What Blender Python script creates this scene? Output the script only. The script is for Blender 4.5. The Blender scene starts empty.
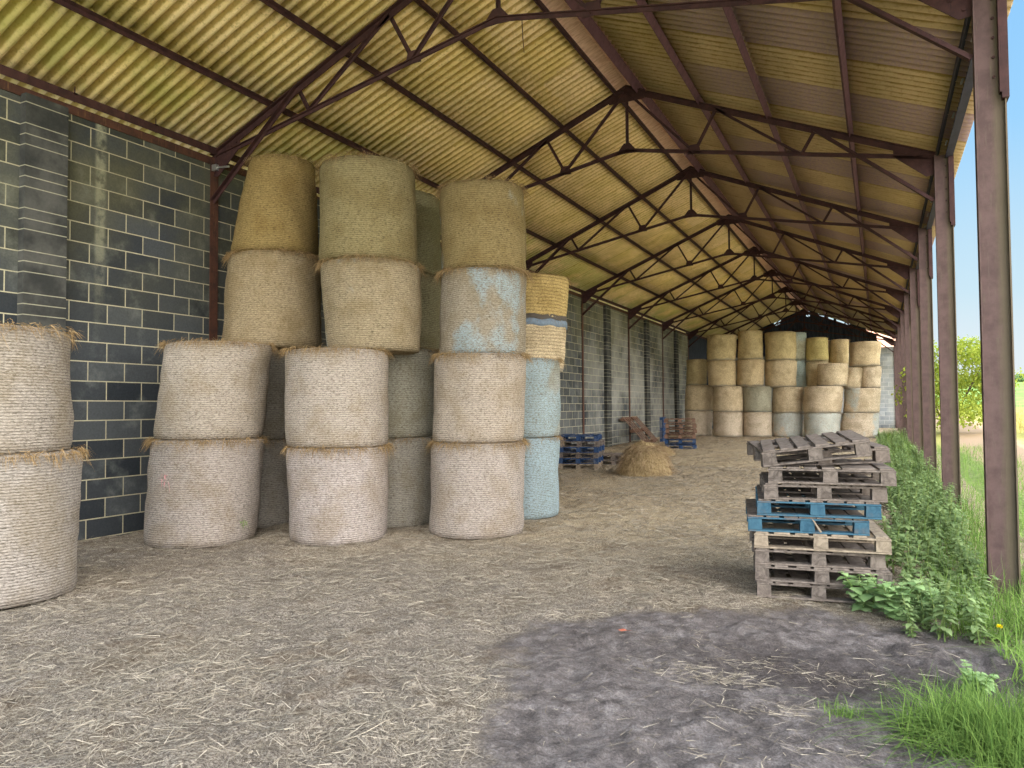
import bpy, bmesh, math, random
import numpy as np
from mathutils import Vector, Matrix
random.seed(7); RNG = np.random.default_rng(7)
S = bpy.context.scene; C = S.collection
PI = math.pi

# ------------------------------------------------------------------ camera numbers (from survey of the photograph)
F, YAW, PITCH, ROLL, EYE = 724.256, 0.4692, 0.03285, -0.00664, 1.4634
XL, XR, ZE, ZR, ZK, Y1, BAY = -8.05, 0.7456, 4.90, 6.738, 5.722, 6.899, 4.579
XM = (XL + XR) / 2; SL = (ZR - ZE) / (XR - XM)
def TY(n): return Y1 + (n - 1) * BAY
YF, YB = 2.3, TY(9)

def ray(px, py):
    u, v = (px - 512) / F, (py - 384) / F; c, s = math.cos(ROLL), math.sin(ROLL)
    a, b = c * u + s * v, -s * u + c * v
    cp, sp = math.cos(PITCH), math.sin(PITCH)
    fw, up = cp + b * sp, sp - b * cp
    cy, sy = math.cos(YAW), math.sin(YAW)
    return Vector((a * cy - fw * sy, a * sy + fw * cy, up))
def sstep(a, b, x):
    t = np.clip((np.asarray(x, float) - a) / (b - a), 0, 1); return t * t * (3 - 2 * t)
def gz(x, y):
    """height of the barn floor and the strip beside it"""
    return 0.25 * sstep(7.5, 33, y) - 0.07 * sstep(-1.5, 0.3, x) * (1 - sstep(7, 12, y))
def ground_hit(px, py):
    d = ray(px, py); z = 0.0
    for _ in range(12):
        t = (z - EYE) / d.z; x, y = d.x * t, d.y * t; z = float(gz(x, y))
    return Vector((x, y, z))

# ------------------------------------------------------------------ value noise for geometry
def _hash(ix, iy, seed):
    n = (ix.astype(np.int64) * 374761393 + iy.astype(np.int64) * 668265263 + seed * 974634777) & 0xffffffff
    n = ((n ^ (n >> 13)) * 1274126177) & 0xffffffff
    return ((n ^ (n >> 16)) & 0xffff) / 65535.0
def vnoise(x, y, seed=0):
    x = np.asarray(x, float); y = np.asarray(y, float)
    ix, iy = np.floor(x), np.floor(y); fx, fy = x - ix, y - iy
    fx, fy = fx * fx * (3 - 2 * fx), fy * fy * (3 - 2 * fy)
    a, b = _hash(ix, iy, seed), _hash(ix + 1, iy, seed); c, d = _hash(ix, iy + 1, seed), _hash(ix + 1, iy + 1, seed)
    return (a + (b - a) * fx) * (1 - fy) + (c + (d - c) * fx) * fy - 0.5
def fbm(x, y, seed=0, o=4):
    r = 0; a = 1.0
    for i in range(o): r = r + a * vnoise(x * 2 ** i, y * 2 ** i, seed + i); a *= .5
    return r

# ------------------------------------------------------------------ materials
def srgb(r, g, b):
    f = lambda c: c / 12.92 if c <= 0.04045 else ((c + .055) / 1.055) ** 2.4
    return (f(r / 255), f(g / 255), f(b / 255), 1)
class NT:
    def __init__(s, name, rough=.9, spec=.2, metal=0):
        s.m = bpy.data.materials.new(name); s.m.use_nodes = True; s.t = s.m.node_tree
        s.b = s.t.nodes['Principled BSDF']; s.b.inputs['Roughness'].default_value = rough
        s.b.inputs['Specular IOR Level'].default_value = spec; s.b.inputs['Metallic'].default_value = metal
    def n(s, typ, **kw):
        nd = s.t.nodes.new('ShaderNode' + typ)
        for k, v in kw.items():
            if k.startswith('_'): setattr(nd, k[1:], v); continue
            k2 = int(k[1:]) if k[0] == 'i' and k[1:].isdigit() else k.replace('__', ' ')
            s.set(nd.inputs[k2], v)
        return nd
    def set(s, inp, v):
        if hasattr(v, 'is_output') : s.t.links.new(v, inp)
        elif isinstance(v, bpy.types.Node): s.t.links.new(v.outputs[0], inp)
        else: inp.default_value = v
    def math(s, op, a, b=0.0, c=0.0): return s.n('Math', _operation=op, i0=a, i1=b, i2=c).outputs[0]
    def coord(s, kind='Object'): return s.n('TexCoord').outputs[kind]
    def mapv(s, v, sc=(1, 1, 1), loc=(0, 0, 0)): return s.n('Mapping', Vector=v, Scale=sc, Location=loc).outputs[0]
    def noise(s, v, scale, detail=4, rough=.6, dist=0.0):
        return s.n('TexNoise', Vector=v, Scale=scale, Detail=detail, Roughness=rough, Distortion=dist).outputs['Fac']
    def ramp(s, fac, stops):
        nd = s.n('ValToRGB', Fac=fac); e = nd.color_ramp.elements
        while len(e) < len(stops): e.new(.5)
        for el, (p, c) in zip(e, stops): el.position = p; el.color = c if len(c) == 4 else (*c, 1)
        return nd.outputs[0]
    def sm(s, x, a, b):
        return s.n('MapRange', _interpolation_type='SMOOTHSTEP', Value=x, **{'From__Min': a, 'From__Max': b}).outputs[0]
    def mix(s, fac, a, b, mode='MIX'):
        nd = s.n('Mix', _data_type='RGBA', _blend_type=mode); s.set(nd.inputs[0], fac); s.set(nd.inputs[6], a); s.set(nd.inputs[7], b)
        return nd.outputs[2]
    def sep(s, v): return s.n('SeparateXYZ', Vector=v)
    def comb(s, x, y, z=0.0): return s.n('CombineXYZ', X=x, Y=y, Z=z).outputs[0]
    def out(s, col, height=None, strength=.5, dist=.02, rough=None):
        s.set(s.b.inputs['Base Color'], col)
        if height is not None:
            bp = s.n('Bump', Strength=strength, Distance=dist, Height=height); s.t.links.new(bp.outputs[0], s.b.inputs['Normal'])
        if rough is not None: s.set(s.b.inputs['Roughness'], rough)
        return s.m
M = {}
def mk_block(name, dark, light, mortar, stain, far=False):
    t = NT(name, .92, .15); co = t.coord(); sp = t.sep(co)
    v = t.comb(sp.outputs[1], sp.outputs[2]) if not far else t.comb(sp.outputs[0], sp.outputs[2])
    br = t.n('TexBrick', Vector=v, Color1=dark, Color2=light, Mortar=mortar, Scale=1.0, **{'Mortar__Size': .007, 'Mortar__Smooth': .15, 'Bias': -.1, 'Brick__Width': .45, 'Row__Height': .225})
    n1 = t.noise(co, 2.2, 5, .65); n2 = t.noise(co, 45, 4, .7)
    col = t.mix(t.math('MULTIPLY', t.sm(n1, .5, .78), .55), br.outputs['Color'], stain)
    # pale run mark below an old leak
    ys = t.math('ABSOLUTE', t.math('SUBTRACT', sp.outputs[1], 5.3))
    run = t.math('MULTIPLY', t.math('MULTIPLY', t.sm(ys, .085, .03), t.sm(sp.outputs[2], 2.2, 4.3)), t.sm(t.noise(co, 8, 5), .3, .6))
    col = t.mix(t.math('MULTIPLY', run, .7), col, srgb(172, 168, 140))
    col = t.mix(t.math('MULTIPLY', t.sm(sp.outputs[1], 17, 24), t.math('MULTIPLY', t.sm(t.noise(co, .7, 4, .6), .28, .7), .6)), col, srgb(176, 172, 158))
    roof_bounce = t.math('MULTIPLY', t.sm(sp.outputs[2], 1.8, 4.6), t.sm(t.noise(co, 1.1, 4, .6), .25, .7))
    col = t.mix(t.math('MULTIPLY', roof_bounce, .5), col, srgb(104, 98, 62))  # olive light off the roof, painted into the upper courses
    col = t.mix(.35, col, t.ramp(n2, [(.25, (.25, .25, .25)), (.75, (.8, .8, .8))]), 'OVERLAY')
    h = t.math('ADD', t.math('MULTIPLY', br.outputs['Fac'], -1.0), t.math('MULTIPLY', n2, .5))
    return t.out(col, h, .5, .012)
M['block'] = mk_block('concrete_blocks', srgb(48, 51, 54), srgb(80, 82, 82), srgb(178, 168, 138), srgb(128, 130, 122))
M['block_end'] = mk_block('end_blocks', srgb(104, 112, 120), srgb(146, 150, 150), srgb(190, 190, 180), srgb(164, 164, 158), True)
def mk_pilaster():
    t = NT('pilaster_blocks', .92, .15); co = t.coord(); z = t.sep(co).outputs[2]
    fr = t.math('FRACT', t.math('DIVIDE', z, .45))
    d = [t.sm(t.math('ABSOLUTE', t.math('SUBTRACT', fr, q)), .016, .009) for q in (.0, .5, .75, 1.0)]
    line = t.math('MAXIMUM', t.math('MAXIMUM', d[0], d[1]), t.math('MAXIMUM', d[2], d[3]))
    n = t.noise(co, 30, 5, .7)
    c = t.mix(t.sm(t.noise(co, 2.5, 4), .35, .7), srgb(54, 54, 51), srgb(86, 84, 78))
    c = t.mix(t.math('MULTIPLY', line, .8), c, srgb(160, 154, 130)); c = t.mix(.3, c, t.ramp(n, [(.25, (.3, .3, .3)), (.75, (.75, .75, .75))]), 'OVERLAY')
    return t.out(c, t.math('SUBTRACT', t.math('MULTIPLY', n, .4), line), .5, .012)
M['pilaster'] = mk_pilaster()
def mk_steel(name, a, b, c, rough=.75, stain=False):
    t = NT(name, rough, .3); co = t.coord('Object'); n = t.noise(co, 7, 6, .7); n2 = t.noise(t.mapv(co, (30, 30, 3)), 1.5, 5, .7)
    col = t.mix(t.sm(n, .35, .68), a, b); col = t.mix(t.sm(n2, .55, .75), col, c)
    if stain: col = t.mix(t.math('MULTIPLY', t.sm(t.math('ADD', t.sep(co).outputs[0], t.math('MULTIPLY', n2, .08)), XR + .13, XR + .2), .6), col, srgb(106, 96, 72))
    return t.out(col, n2, .25, .004)
M['steel'] = mk_steel('rusty_red_oxide_steel', srgb(54, 32, 30), srgb(74, 46, 42), srgb(40, 27, 26))
M['column'] = mk_steel('weathered_primer_steel', srgb(97, 76, 71), srgb(80, 61, 57), srgb(100, 88, 74), stain=True)
M['purlin'] = mk_steel('purlin_steel', srgb(104, 72, 76), srgb(84, 56, 60), srgb(54, 36, 38))
M['eave_steel'] = mk_steel('blue_grey_eave_steel', srgb(58, 56, 72), srgb(48, 46, 58), srgb(74, 60, 64))
M['plate'] = mk_steel('brown_wall_plate', srgb(86, 54, 40), srgb(64, 42, 34), srgb(116, 82, 54))
M['clip'] = NT('zinc_clip', .4, .5, .8).out(srgb(190, 188, 182))
def mk_roof():
    t = NT('lichened_cement_sheet', .95, .1); co = t.coord(); sp = t.sep(co)
    x, y = sp.outputs[0], sp.outputs[1]
    cell = t.comb(t.math('FLOOR', t.math('DIVIDE', y, 1.022)), t.math('FLOOR', t.math('DIVIDE', t.math('ADD', x, 20.0), 2.2)))
    rnd = t.n('TexWhiteNoise', _noise_dimensions='2D', Vector=cell).outputs['Value']
    col_y = t.n('TexWhiteNoise', _noise_dimensions='1D', W=t.math('FLOOR', t.math('DIVIDE', y, 1.022))).outputs['Value']
    lich = t.mix(t.sm(t.noise(co, 1.6, 5, .6), .32, .68), srgb(240, 212, 152), srgb(216, 190, 122))
    lich = t.mix(t.math('MULTIPLY', rnd, .4), lich, srgb(226, 200, 168))
    fine = t.noise(t.mapv(co, (1, 1, 1)), 26, 5, .75)
    lich = t.mix(t.math('MULTIPLY', t.sm(fine, .5, .68), .55), lich, srgb(150, 124, 66))
    lich = t.mix(t.math('MULTIPLY', t.sm(t.noise(co, 5, 5, .7), .55, .75), .4), lich, srgb(222, 186, 164))
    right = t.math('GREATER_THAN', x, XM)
    bare = t.math('MULTIPLY', right, t.math('GREATER_THAN', col_y, .62))
    bare = t.math('MULTIPLY', bare, t.sm(x, XM + .9, XM + 1.8))
    bare = t.math('MULTIPLY', bare, t.math('ADD', .55, t.math('MULTIPLY', t.sm(fine, .62, .4), .4)))
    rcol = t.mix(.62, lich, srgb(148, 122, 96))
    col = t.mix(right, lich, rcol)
    col = t.mix(bare, col, srgb(150, 126, 128))
    # green algae towards the wall on the left slope, where rain drives in
    col = t.mix(t.math('MULTIPLY', t.sm(x, XL + 2.0, XL + .2), t.math('MULTIPLY', t.sm(t.noise(co, .9, 3), .45, .62), .55)), col, srgb(158, 164, 84))
    col = t.mix(t.math('MULTIPLY', t.sm(y, TY(6.6), TY(7.6)), .6), col, srgb(112, 108, 82))      # the rearmost sheets are mixed towards grey olive
    # lichen tint in the profile's valleys, also painting in the shading between crests
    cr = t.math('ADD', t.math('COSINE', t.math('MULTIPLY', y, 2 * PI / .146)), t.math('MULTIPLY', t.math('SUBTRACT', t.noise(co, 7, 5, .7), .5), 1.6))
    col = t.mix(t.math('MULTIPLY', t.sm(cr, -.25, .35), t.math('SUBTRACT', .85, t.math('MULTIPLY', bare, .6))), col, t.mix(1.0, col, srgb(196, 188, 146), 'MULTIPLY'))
    return t.out(col, fine, .35, .008)
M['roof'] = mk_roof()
def mk_ridge():
    t = NT('bare_ridge_sheet', .95, .1); co = t.coord(); y = t.sep(co).outputs[1]
    n = t.noise(t.mapv(co, (3, 14, 3)), 2, 5, .7)
    return t.out(t.mix(t.sm(n, .3, .7), srgb(196, 156, 136), srgb(232, 198, 176)), n, .3, .01)
M['ridge'] = mk_ridge()
def mk_clad():
    t = NT('dark_blue_sheet_cladding', .7, .3); co = t.coord(); n = t.noise(t.mapv(co, (4, 4, .8)), 3, 4)
    return t.out(t.mix(t.sm(n, .3, .7), srgb(28, 33, 44), srgb(48, 54, 66)), None)
M['clad'] = mk_clad()
def mk_bale(name, lines, dark, light, tint, pscale=1.3, band=False):
    """net-wrapped hay; the object's own colour multiplies the straw, its alpha is how much of it the dyed net covers"""
    t = NT(name, .95, .12); oi = t.n('ObjectInfo'); co = t.coord()
    v = t.n('VectorMath', _operation='ADD'); t.set(v.inputs[0], co)
    off = t.comb(t.math('MULTIPLY', oi.outputs['Random'], 37.0), t.math('MULTIPLY', oi.outputs['Random'], 11.0), 0.0); t.set(v.inputs[1], off); v = v.outputs[0]
    sp = t.sep(co)
    fib = t.noise(t.mapv(v, (1, 1, 2.6)), 38, 5, .72, .5); big = t.noise(v, 2.6, 4, .6)
    col = t.ramp(fib, [(.33, dark), (.48, light), (.62, (min(1, light[0] * 1.35), min(1, light[1] * 1.36), min(1, light[2] * 1.38), 1))])
    col = t.mix(t.math('MULTIPLY', t.sm(big, .42, .66), .35), col, srgb(126, 108, 74))
    w = t.math('SINE', t.math('ADD', t.math('MULTIPLY', sp.outputs[2], 2 * PI / lines), t.math('MULTIPLY', t.noise(v, 7, 3), 5.0)))
    net = t.math('MULTIPLY', t.sm(w, .1, .9), t.sm(t.noise(t.mapv(v, (1, 1, .5)), 30, 3, .6), .18, .5))
    col = t.mix(t.math('MULTIPLY', net, .34), col, (dark[0] * .5, dark[1] * .5, dark[2] * .5, 1))
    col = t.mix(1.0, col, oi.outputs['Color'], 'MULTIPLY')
    pn = t.noise(t.mapv(v, (1, 1, .75)), pscale, 4, .55)
    thr = t.math('SUBTRACT', .74, t.math('MULTIPLY', oi.outputs['Alpha'], .46))
    pm = t.sm(t.math('SUBTRACT', pn, thr), -.01, .07)
    pm = t.math('MULTIPLY', pm, t.sm(fib, .36, .6)); pm = t.math('MULTIPLY', pm, t.sm(oi.outputs['Alpha'], .02, .12))
    col = t.mix(t.math('MULTIPLY', pm, .6), col, tint)
    if band: col = t.mix(t.math('MULTIPLY', t.sm(t.math('ADD', sp.outputs[2], t.math('MULTIPLY', t.noise(v, 3, 3), .16)), .2, .1), .55), col, srgb(112, 114, 110))   # a turn of darker net round the foot
    h = t.math('ADD', t.math('MULTIPLY', fib, .8), t.math('ADD', t.math('MULTIPLY', net, -.45), t.math('MULTIPLY', big, .6)))
    return t.out(col, h, .75, .022)
M['bale'] = mk_bale('net_wrapped_hay', .023, srgb(96, 88, 78), srgb(162, 152, 141), srgb(146, 172, 180))
M['bale_far'] = mk_bale('rough_net_wrapped_straw', .05, srgb(104, 90, 72), srgb(206, 191, 168), srgb(156, 186, 192), 1.0, True)
def mk_plain(name, a, b, sc=20, rough=.95, spec=.1, rnd=False, trans=0):
    t = NT(name, rough, spec); co = t.coord()
    f = t.noise(co, sc, 4, .6)
    if rnd: f = t.math('ADD', t.math('MULTIPLY', f, .3), t.math('MULTIPLY', t.n('NewGeometry').outputs['Random Per Island'], .7)); c = t.mix(f, a, b)
    else: c = t.mix(t.sm(f, .3, .7), a, b)
    m = t.out(c)
    if trans:
        tr = t.n('BsdfTranslucent', Color=c); mx = t.n('MixShader', Fac=trans); t.t.links.new(t.b.outputs[0], mx.inputs[1]); t.t.links.new(tr.outputs[0], mx.inputs[2])
        t.t.links.new(mx.outputs[0], t.t.nodes['Material Output'].inputs[0])
    return m
M['fringe'] = mk_plain('hay_ends', srgb(96, 74, 46), srgb(178, 148, 104), rnd=True)
M['hay'] = mk_plain('loose_hay', srgb(116, 92, 66), srgb(196, 170, 132), rnd=True)
M['straw'] = mk_plain('straw_stems', srgb(88, 77, 64), srgb(194, 180, 158), rnd=True)
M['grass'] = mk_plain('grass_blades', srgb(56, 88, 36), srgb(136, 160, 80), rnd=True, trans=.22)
M['grass_lit'] = mk_plain('sunlit_grass_blades', srgb(92, 132, 54), srgb(160, 182, 96), rnd=True, trans=.28)  # paler copy of the grass colour with sunlight painted in
M['nettle'] = mk_plain('nettle_leaves', srgb(92, 116, 70), srgb(158, 176, 118), rnd=True, trans=.3)
M['dock'] = mk_plain('broad_leaves', srgb(108, 142, 84), srgb(172, 194, 134), rnd=True, trans=.3)
M['stem'] = mk_plain('green_stems', srgb(98, 124, 62), srgb(138, 150, 92))
M['tree'] = mk_plain('spring_leaves', srgb(126, 146, 46), srgb(184, 190, 88), rnd=True, trans=.4)
M['hedge'] = mk_plain('hedge_leaves', srgb(110, 140, 84), srgb(150, 170, 120), rnd=True, trans=.3)
M['bark'] = mk_plain('bark', srgb(70, 60, 50), srgb(104, 92, 78))
M['reed'] = mk_plain('dry_reeds', srgb(186, 172, 100), srgb(222, 208, 140), rnd=True, trans=.3)
M['petal'] = mk_plain('yellow_petals', srgb(255, 222, 8), srgb(255, 236, 40), rough=.6)
M['dead_leaf'] = mk_plain('dead_leaf', srgb(150, 80, 62), srgb(186, 116, 92))
M['tarp'] = mk_plain('dark_blue_plastic', srgb(26, 34, 66), srgb(42, 52, 92), rough=.6, spec=.4)
M['tile'] = mk_plain('peach_roof', srgb(214, 150, 122), srgb(236, 182, 150), 8)
M['render'] = mk_plain('pale_render', srgb(200, 190, 176), srgb(216, 208, 194), 8)
def mk_wood(name, a, b, under=None):
    t = NT(name, .9, .15); oi = t.n('ObjectInfo'); co = t.coord()
    v = t.n('VectorMath', _operation='ADD'); t.set(v.inputs[0], co); t.set(v.inputs[1], t.comb(t.math('MULTIPLY', oi.outputs['Random'], 19.0), 0.0)); v = v.outputs[0]
    g = t.noise(v, 14, 6, .7, 1.2); g2 = t.noise(v, 60, 4, .6)
    c = t.mix(t.sm(g, .3, .7), a, b); c = t.mix(t.math('MULTIPLY', oi.outputs['Random'], .3), c, (b[0] * 1.2, b[1] * 1.15, b[2] * 1.1, 1))
    if under: c = t.mix(t.math('MULTIPLY', t.sm(t.noise(v, 4.5, 5, .65), .52, .68), .9), c, under)
    return t.out(c, t.math('ADD', g, g2), .3, .004)
M['wood'] = mk_wood('grey_weathered_wood', srgb(68, 60, 54), srgb(126, 114, 104))
M['wood_pale'] = mk_wood('pale_weathered_wood', srgb(104, 92, 78), srgb(156, 140, 120))
M['wood_blue'] = mk_wood('blue_painted_wood', srgb(44, 74, 90), srgb(66, 98, 112), srgb(92, 92, 92))
M['wood_navy'] = mk_wood('deep_blue_painted_wood', srgb(34, 52, 84), srgb(52, 74, 106), srgb(110, 110, 114))
M['wood_brown'] = mk_wood('brown_wood', srgb(84, 62, 50), srgb(132, 104, 86))
def mk_floor():
    t = NT('straw_strewn_earth', .95, .12); co = t.coord(); sp = t.sep(co); x, y = sp.outputs[0], sp.outputs[1]
    mud = t.n('Attribute', _attribute_name='mud').outputs['Fac']
    wv = t.n('VectorMath', _operation='ADD'); t.set(wv.inputs[0], co)
    dn = t.n('TexNoise', Vector=co, Scale=2.5, Detail=3.0); sc_ = t.n('VectorMath', _operation='SCALE', Vector=dn.outputs['Color'], Scale=.5); t.set(wv.inputs[1], sc_); wv = wv.outputs[0]
    f1 = t.noise(t.mapv(wv, (3, 1, 1)), 30, 5, .75, 1.5); f2 = t.noise(t.mapv(wv, (1, 3.4, 1)), 26, 5, .75, 1.5); f3 = t.noise(co, 70, 3, .7)
    f = t.math('ADD', t.math('MULTIPLY', t.math('MAXIMUM', f1, f2), .72), t.math('MULTIPLY', f3, .28))
    near = t.ramp(f, [(.38, srgb(54, 47, 42)), (.5, srgb(108, 97, 86)), (.6, srgb(176, 163, 146))])
    gold = t.ramp(f, [(.39, srgb(80, 64, 46)), (.49, srgb(150, 128, 96)), (.58, srgb(218, 197, 160))])
    big = t.noise(co, 1.1, 5, .6)
    gfac = t.math('ADD', t.math('MULTIPLY', t.sm(y, 4.5, 9.5), .75), t.math('MULTIPLY', t.math('SUBTRACT', big, .5), .9))
    col = t.mix(gfac, near, gold)
    col = t.mix(t.math('MULTIPLY', t.sm(t.noise(co, 2.1, 5, .7), .52, .66), .55), col, srgb(96, 78, 60))
    mn = t.noise(co, 9, 6, .7); mn2 = t.noise(t.mapv(wv, (1, 1, 1)), 34, 5, .7)
    mcol = t.ramp(mn, [(.3, srgb(80, 73, 69)), (.5, srgb(112, 103, 99)), (.7, srgb(146, 137, 132))])
    mcol = t.mix(t.math('MULTIPLY', t.sm(t.noise(co, 1.5, 3), .44, .62), .3), mcol, srgb(84, 76, 72))
    wet = t.math('MULTIPLY', t.sm(t.math('ABSOLUTE', t.math('SUBTRACT', t.math('SUBTRACT', y, t.math('MULTIPLY', x, .05)), 4.58)), .62, .12), t.sm(x, -1.5, -.6))
    mcol = t.mix(t.math('MULTIPLY', wet, t.math('ADD', .45, t.math('MULTIPLY', mn, .5))), mcol, srgb(66, 58, 55))
    mcol = t.mix(t.math('MULTIPLY', t.sm(mn2, .55, .72), .3), mcol, srgb(156, 146, 138))
    mcol = t.mix(.8, mcol, t.ramp(t.noise(co, 85, 5, .75), [(.32, (.2, .2, .2)), (.5, (.5, .5, .5)), (.66, (.8, .8, .8))]), 'OVERLAY')
    edge = t.sm(t.math('ADD', mud, t.math('MULTIPLY', t.math('SUBTRACT', t.noise(co, 5, 6, .8), .5), 1.7)), .2, .85)
    col = t.mix(edge, col, mcol)
    h = t.math('ADD', t.math('MULTIPLY', f, 1.0), t.math('MULTIPLY', t.math('MULTIPLY', mn, edge), .9))
    h = t.math('ADD', h, t.math('MULTIPLY', t.math('MULTIPLY', mn2, edge), .4))
    rg = t.math('SUBTRACT', .95, t.math('MULTIPLY', edge, .28))
    return t.out(col, h, .9, .035, rg)
M['floor'] = mk_floor()
def mk_land():
    t = NT('meadow_and_track', .95, .1); co = t.coord(); sp = t.sep(co); x, y = sp.outputs[0], sp.outputs[1]
    n = t.noise(co, .5, 5, .6); n2 = t.noise(co, 9, 5, .7)
    g = t.mix(t.sm(n2, .35, .65), srgb(98, 112, 66), srgb(144, 150, 92))
    far = t.mix(t.sm(n, .4, .6), srgb(112, 148, 76), srgb(144, 170, 90)); ff = t.sm(y, 40, 60)
    rough = t.mix(t.sm(n2, .35, .65), srgb(156, 152, 84), srgb(186, 176, 108))
    col = t.mix(t.sm(y, 22, 27), g, rough); col = t.mix(ff, col, far)
    tr = t.math('ABSOLUTE', t.math('SUBTRACT', t.math('ADD', x, t.math('MULTIPLY', n, .8)), 3.35))
    track = t.math('MULTIPLY', t.sm(tr, 1.05, .75), t.sm(n2, .2, .45))
    col = t.mix(track, col, srgb(176, 148, 120))
    # pale gravel added out of view to bounce sunlight up under the roof
    bounce_patch = t.sm(t.math('SUBTRACT', x, t.math('ADD', t.math('MULTIPLY', y, .2), t.math('MULTIPLY', n2, .8))), 2.2, 3.0)
    bounce_patch = t.math('MULTIPLY', bounce_patch, t.math('MULTIPLY', t.sm(x, 15, 13), t.sm(y, 36, 30)))
    col = t.mix(bounce_patch, col, t.mix(t.sm(n2, .3, .7), srgb(206, 190, 170), srgb(226, 214, 198)))
    return t.out(col, n2, .4, .05)
M['land'] = mk_land()

# ------------------------------------------------------------------ geometry helpers
def mesh(name, verts, faces, smooth=False):
    me = bpy.data.meshes.new(name)
    me.from_pydata([tuple(v) for v in verts], [], faces)
    if smooth: me.polygons.foreach_set('use_smooth', [True] * len(me.polygons))
    me.update(); return me
def quads_mesh(name, V, Q, smooth=False):
    """fast mesh from numpy arrays: V (n,3), Q (m,k)"""
    me = bpy.data.meshes.new(name); k = Q.shape[1]
    me.vertices.add(len(V)); me.vertices.foreach_set('co', np.asarray(V, np.float32).ravel())
    me.loops.add(Q.size); me.loops.foreach_set('vertex_index', Q.astype(np.int32).ravel())
    me.polygons.add(len(Q)); me.polygons.foreach_set('loop_start', np.arange(0, Q.size, k, dtype=np.int32))
    try: me.polygons.foreach_set('loop_total', np.full(len(Q), k, np.int32))
    except Exception: pass
    if smooth: me.polygons.foreach_set('use_smooth', np.ones(len(Q), bool))
    me.update(calc_edges=True); me.validate(); return me
def obj(name, me, mat=None, parent=None, loc=None):
    if isinstance(me, MB): me = me.mesh(name)
    o = bpy.data.objects.new(name, me); C.objects.link(o)
    if mat and not me.materials: me.materials.append(M[mat] if isinstance(mat, str) else mat)
    if parent: o.parent = parent
    if loc is not None: o.location = loc
    return o
def tag(o, label=None, cat=None, group=None, kind=None):
    if label: o['label'] = label
    if cat: o['category'] = cat
    if group: o['group'] = group
    if kind: o['kind'] = kind
    return o
def empty(name, loc=(0, 0, 0), rz=0.0):
    o = bpy.data.objects.new(name, None); C.objects.link(o); o.location = loc; o.rotation_euler = (0, 0, rz); o.empty_display_size = .2
    return o
def copy_tree(o, parent=None):
    c = o.copy(); C.objects.link(c)
    if parent: c.parent = parent
    for ch in list(o.children): copy_tree(ch, c)
    return c
class MB:
    def __init__(s): s.v = []; s.f = []
    def add(s, vs, fs):
        n = len(s.v); s.v += [Vector(v) for v in vs]; s.f += [tuple(i + n for i in f) for f in fs]; return s
    def box(s, x0, x1, y0, y1, z0, z1, mat=None):
        vs = [Vector((x, y, z)) for z in (z0, z1) for y in (y0, y1) for x in (x0, x1)]
        if mat: vs = [mat @ v for v in vs]
        return s.add(vs, [(0, 2, 3, 1), (4, 5, 7, 6), (0, 1, 5, 4), (2, 6, 7, 3), (0, 4, 6, 2), (1, 3, 7, 5)])
    def prism(s, poly, p, q, side, up):
        """poly: 2-D outline (side,up) swept from p to q"""
        p, q = Vector(p), Vector(q); n = len(poly)
        vs = [p + side * a + up * b for a, b in poly] + [q + side * a + up * b for a, b in poly]
        return s.add(vs, [tuple(range(n - 1, -1, -1)), tuple(range(n, 2 * n))] + [(i, (i + 1) % n, n + (i + 1) % n, n + i) for i in range(n)])
    def bar(s, p, q, w, h, up=(0, 0, 1), t=None, shape='box', flip=1):
        p, q = Vector(p), Vector(q); d = (q - p).normalized(); up = Vector(up); side = d.cross(up).normalized() * flip; up = side.cross(d).normalized() * flip
        if up.dot(Vector((0, 0, 1))) < 0 and abs(d.z) < .9: up = -up
        t = t or .008
        if shape == 'box': poly = [(-w / 2, -h / 2), (w / 2, -h / 2), (w / 2, h / 2), (-w / 2, h / 2)]
        elif shape == 'L': poly = [(-w / 2, -h / 2), (-w / 2 + t, -h / 2), (-w / 2 + t, h / 2 - t), (w / 2, h / 2 - t), (w / 2, h / 2), (-w / 2, h / 2)]
        elif shape == 'T': poly = [(-t / 2, -h / 2), (t / 2, -h / 2), (t / 2, h / 2 - t), (w / 2, h / 2 - t), (w / 2, h / 2), (-w / 2, h / 2), (-w / 2, h / 2 - t), (-t / 2, h / 2 - t)]
        elif shape == 'I': poly = [(-w/2, -h/2), (w/2, -h/2), (w/2, -h/2 + t), (t/2, -h/2 + t), (t/2, h/2 - t), (w/2, h/2 - t), (w/2, h/2), (-w/2, h/2), (-w/2, h/2 - t), (-t/2, h/2 - t), (-t/2, -h/2 + t), (-w/2, -h/2 + t)]
        return s.prism(poly, p, q, side, up)
    def tube(s, pts, rads, n=8, cap=True):
        pts = [Vector(p) for p in pts]; base = len(s.v)
        for i, p in enumerate(pts):
            d = (pts[min(i + 1, len(pts) - 1)] - pts[max(i - 1, 0)]).normalized()
            a = d.orthogonal().normalized() if i == 0 else (a - d * a.dot(d)).normalized()
            b = d.cross(a)
            for k in range(n):
                t = 2 * PI * k / n; s.v.append(p + (a * math.cos(t) + b * math.sin(t)) * rads[i])
        for i in range(len(pts) - 1):
            for k in range(n):
                k2 = (k + 1) % n; s.f.append((base + i * n + k, base + i * n + k2, base + (i + 1) * n + k2, base + (i + 1) * n + k))
        if cap: s.f.append(tuple(base + k for k in range(n - 1, -1, -1))); e = base + (len(pts) - 1) * n; s.f.append(tuple(e + k for k in range(n)))
        return s
    def mesh(s, name, smooth=False): return mesh(name, s.v, s.f, smooth)

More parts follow.
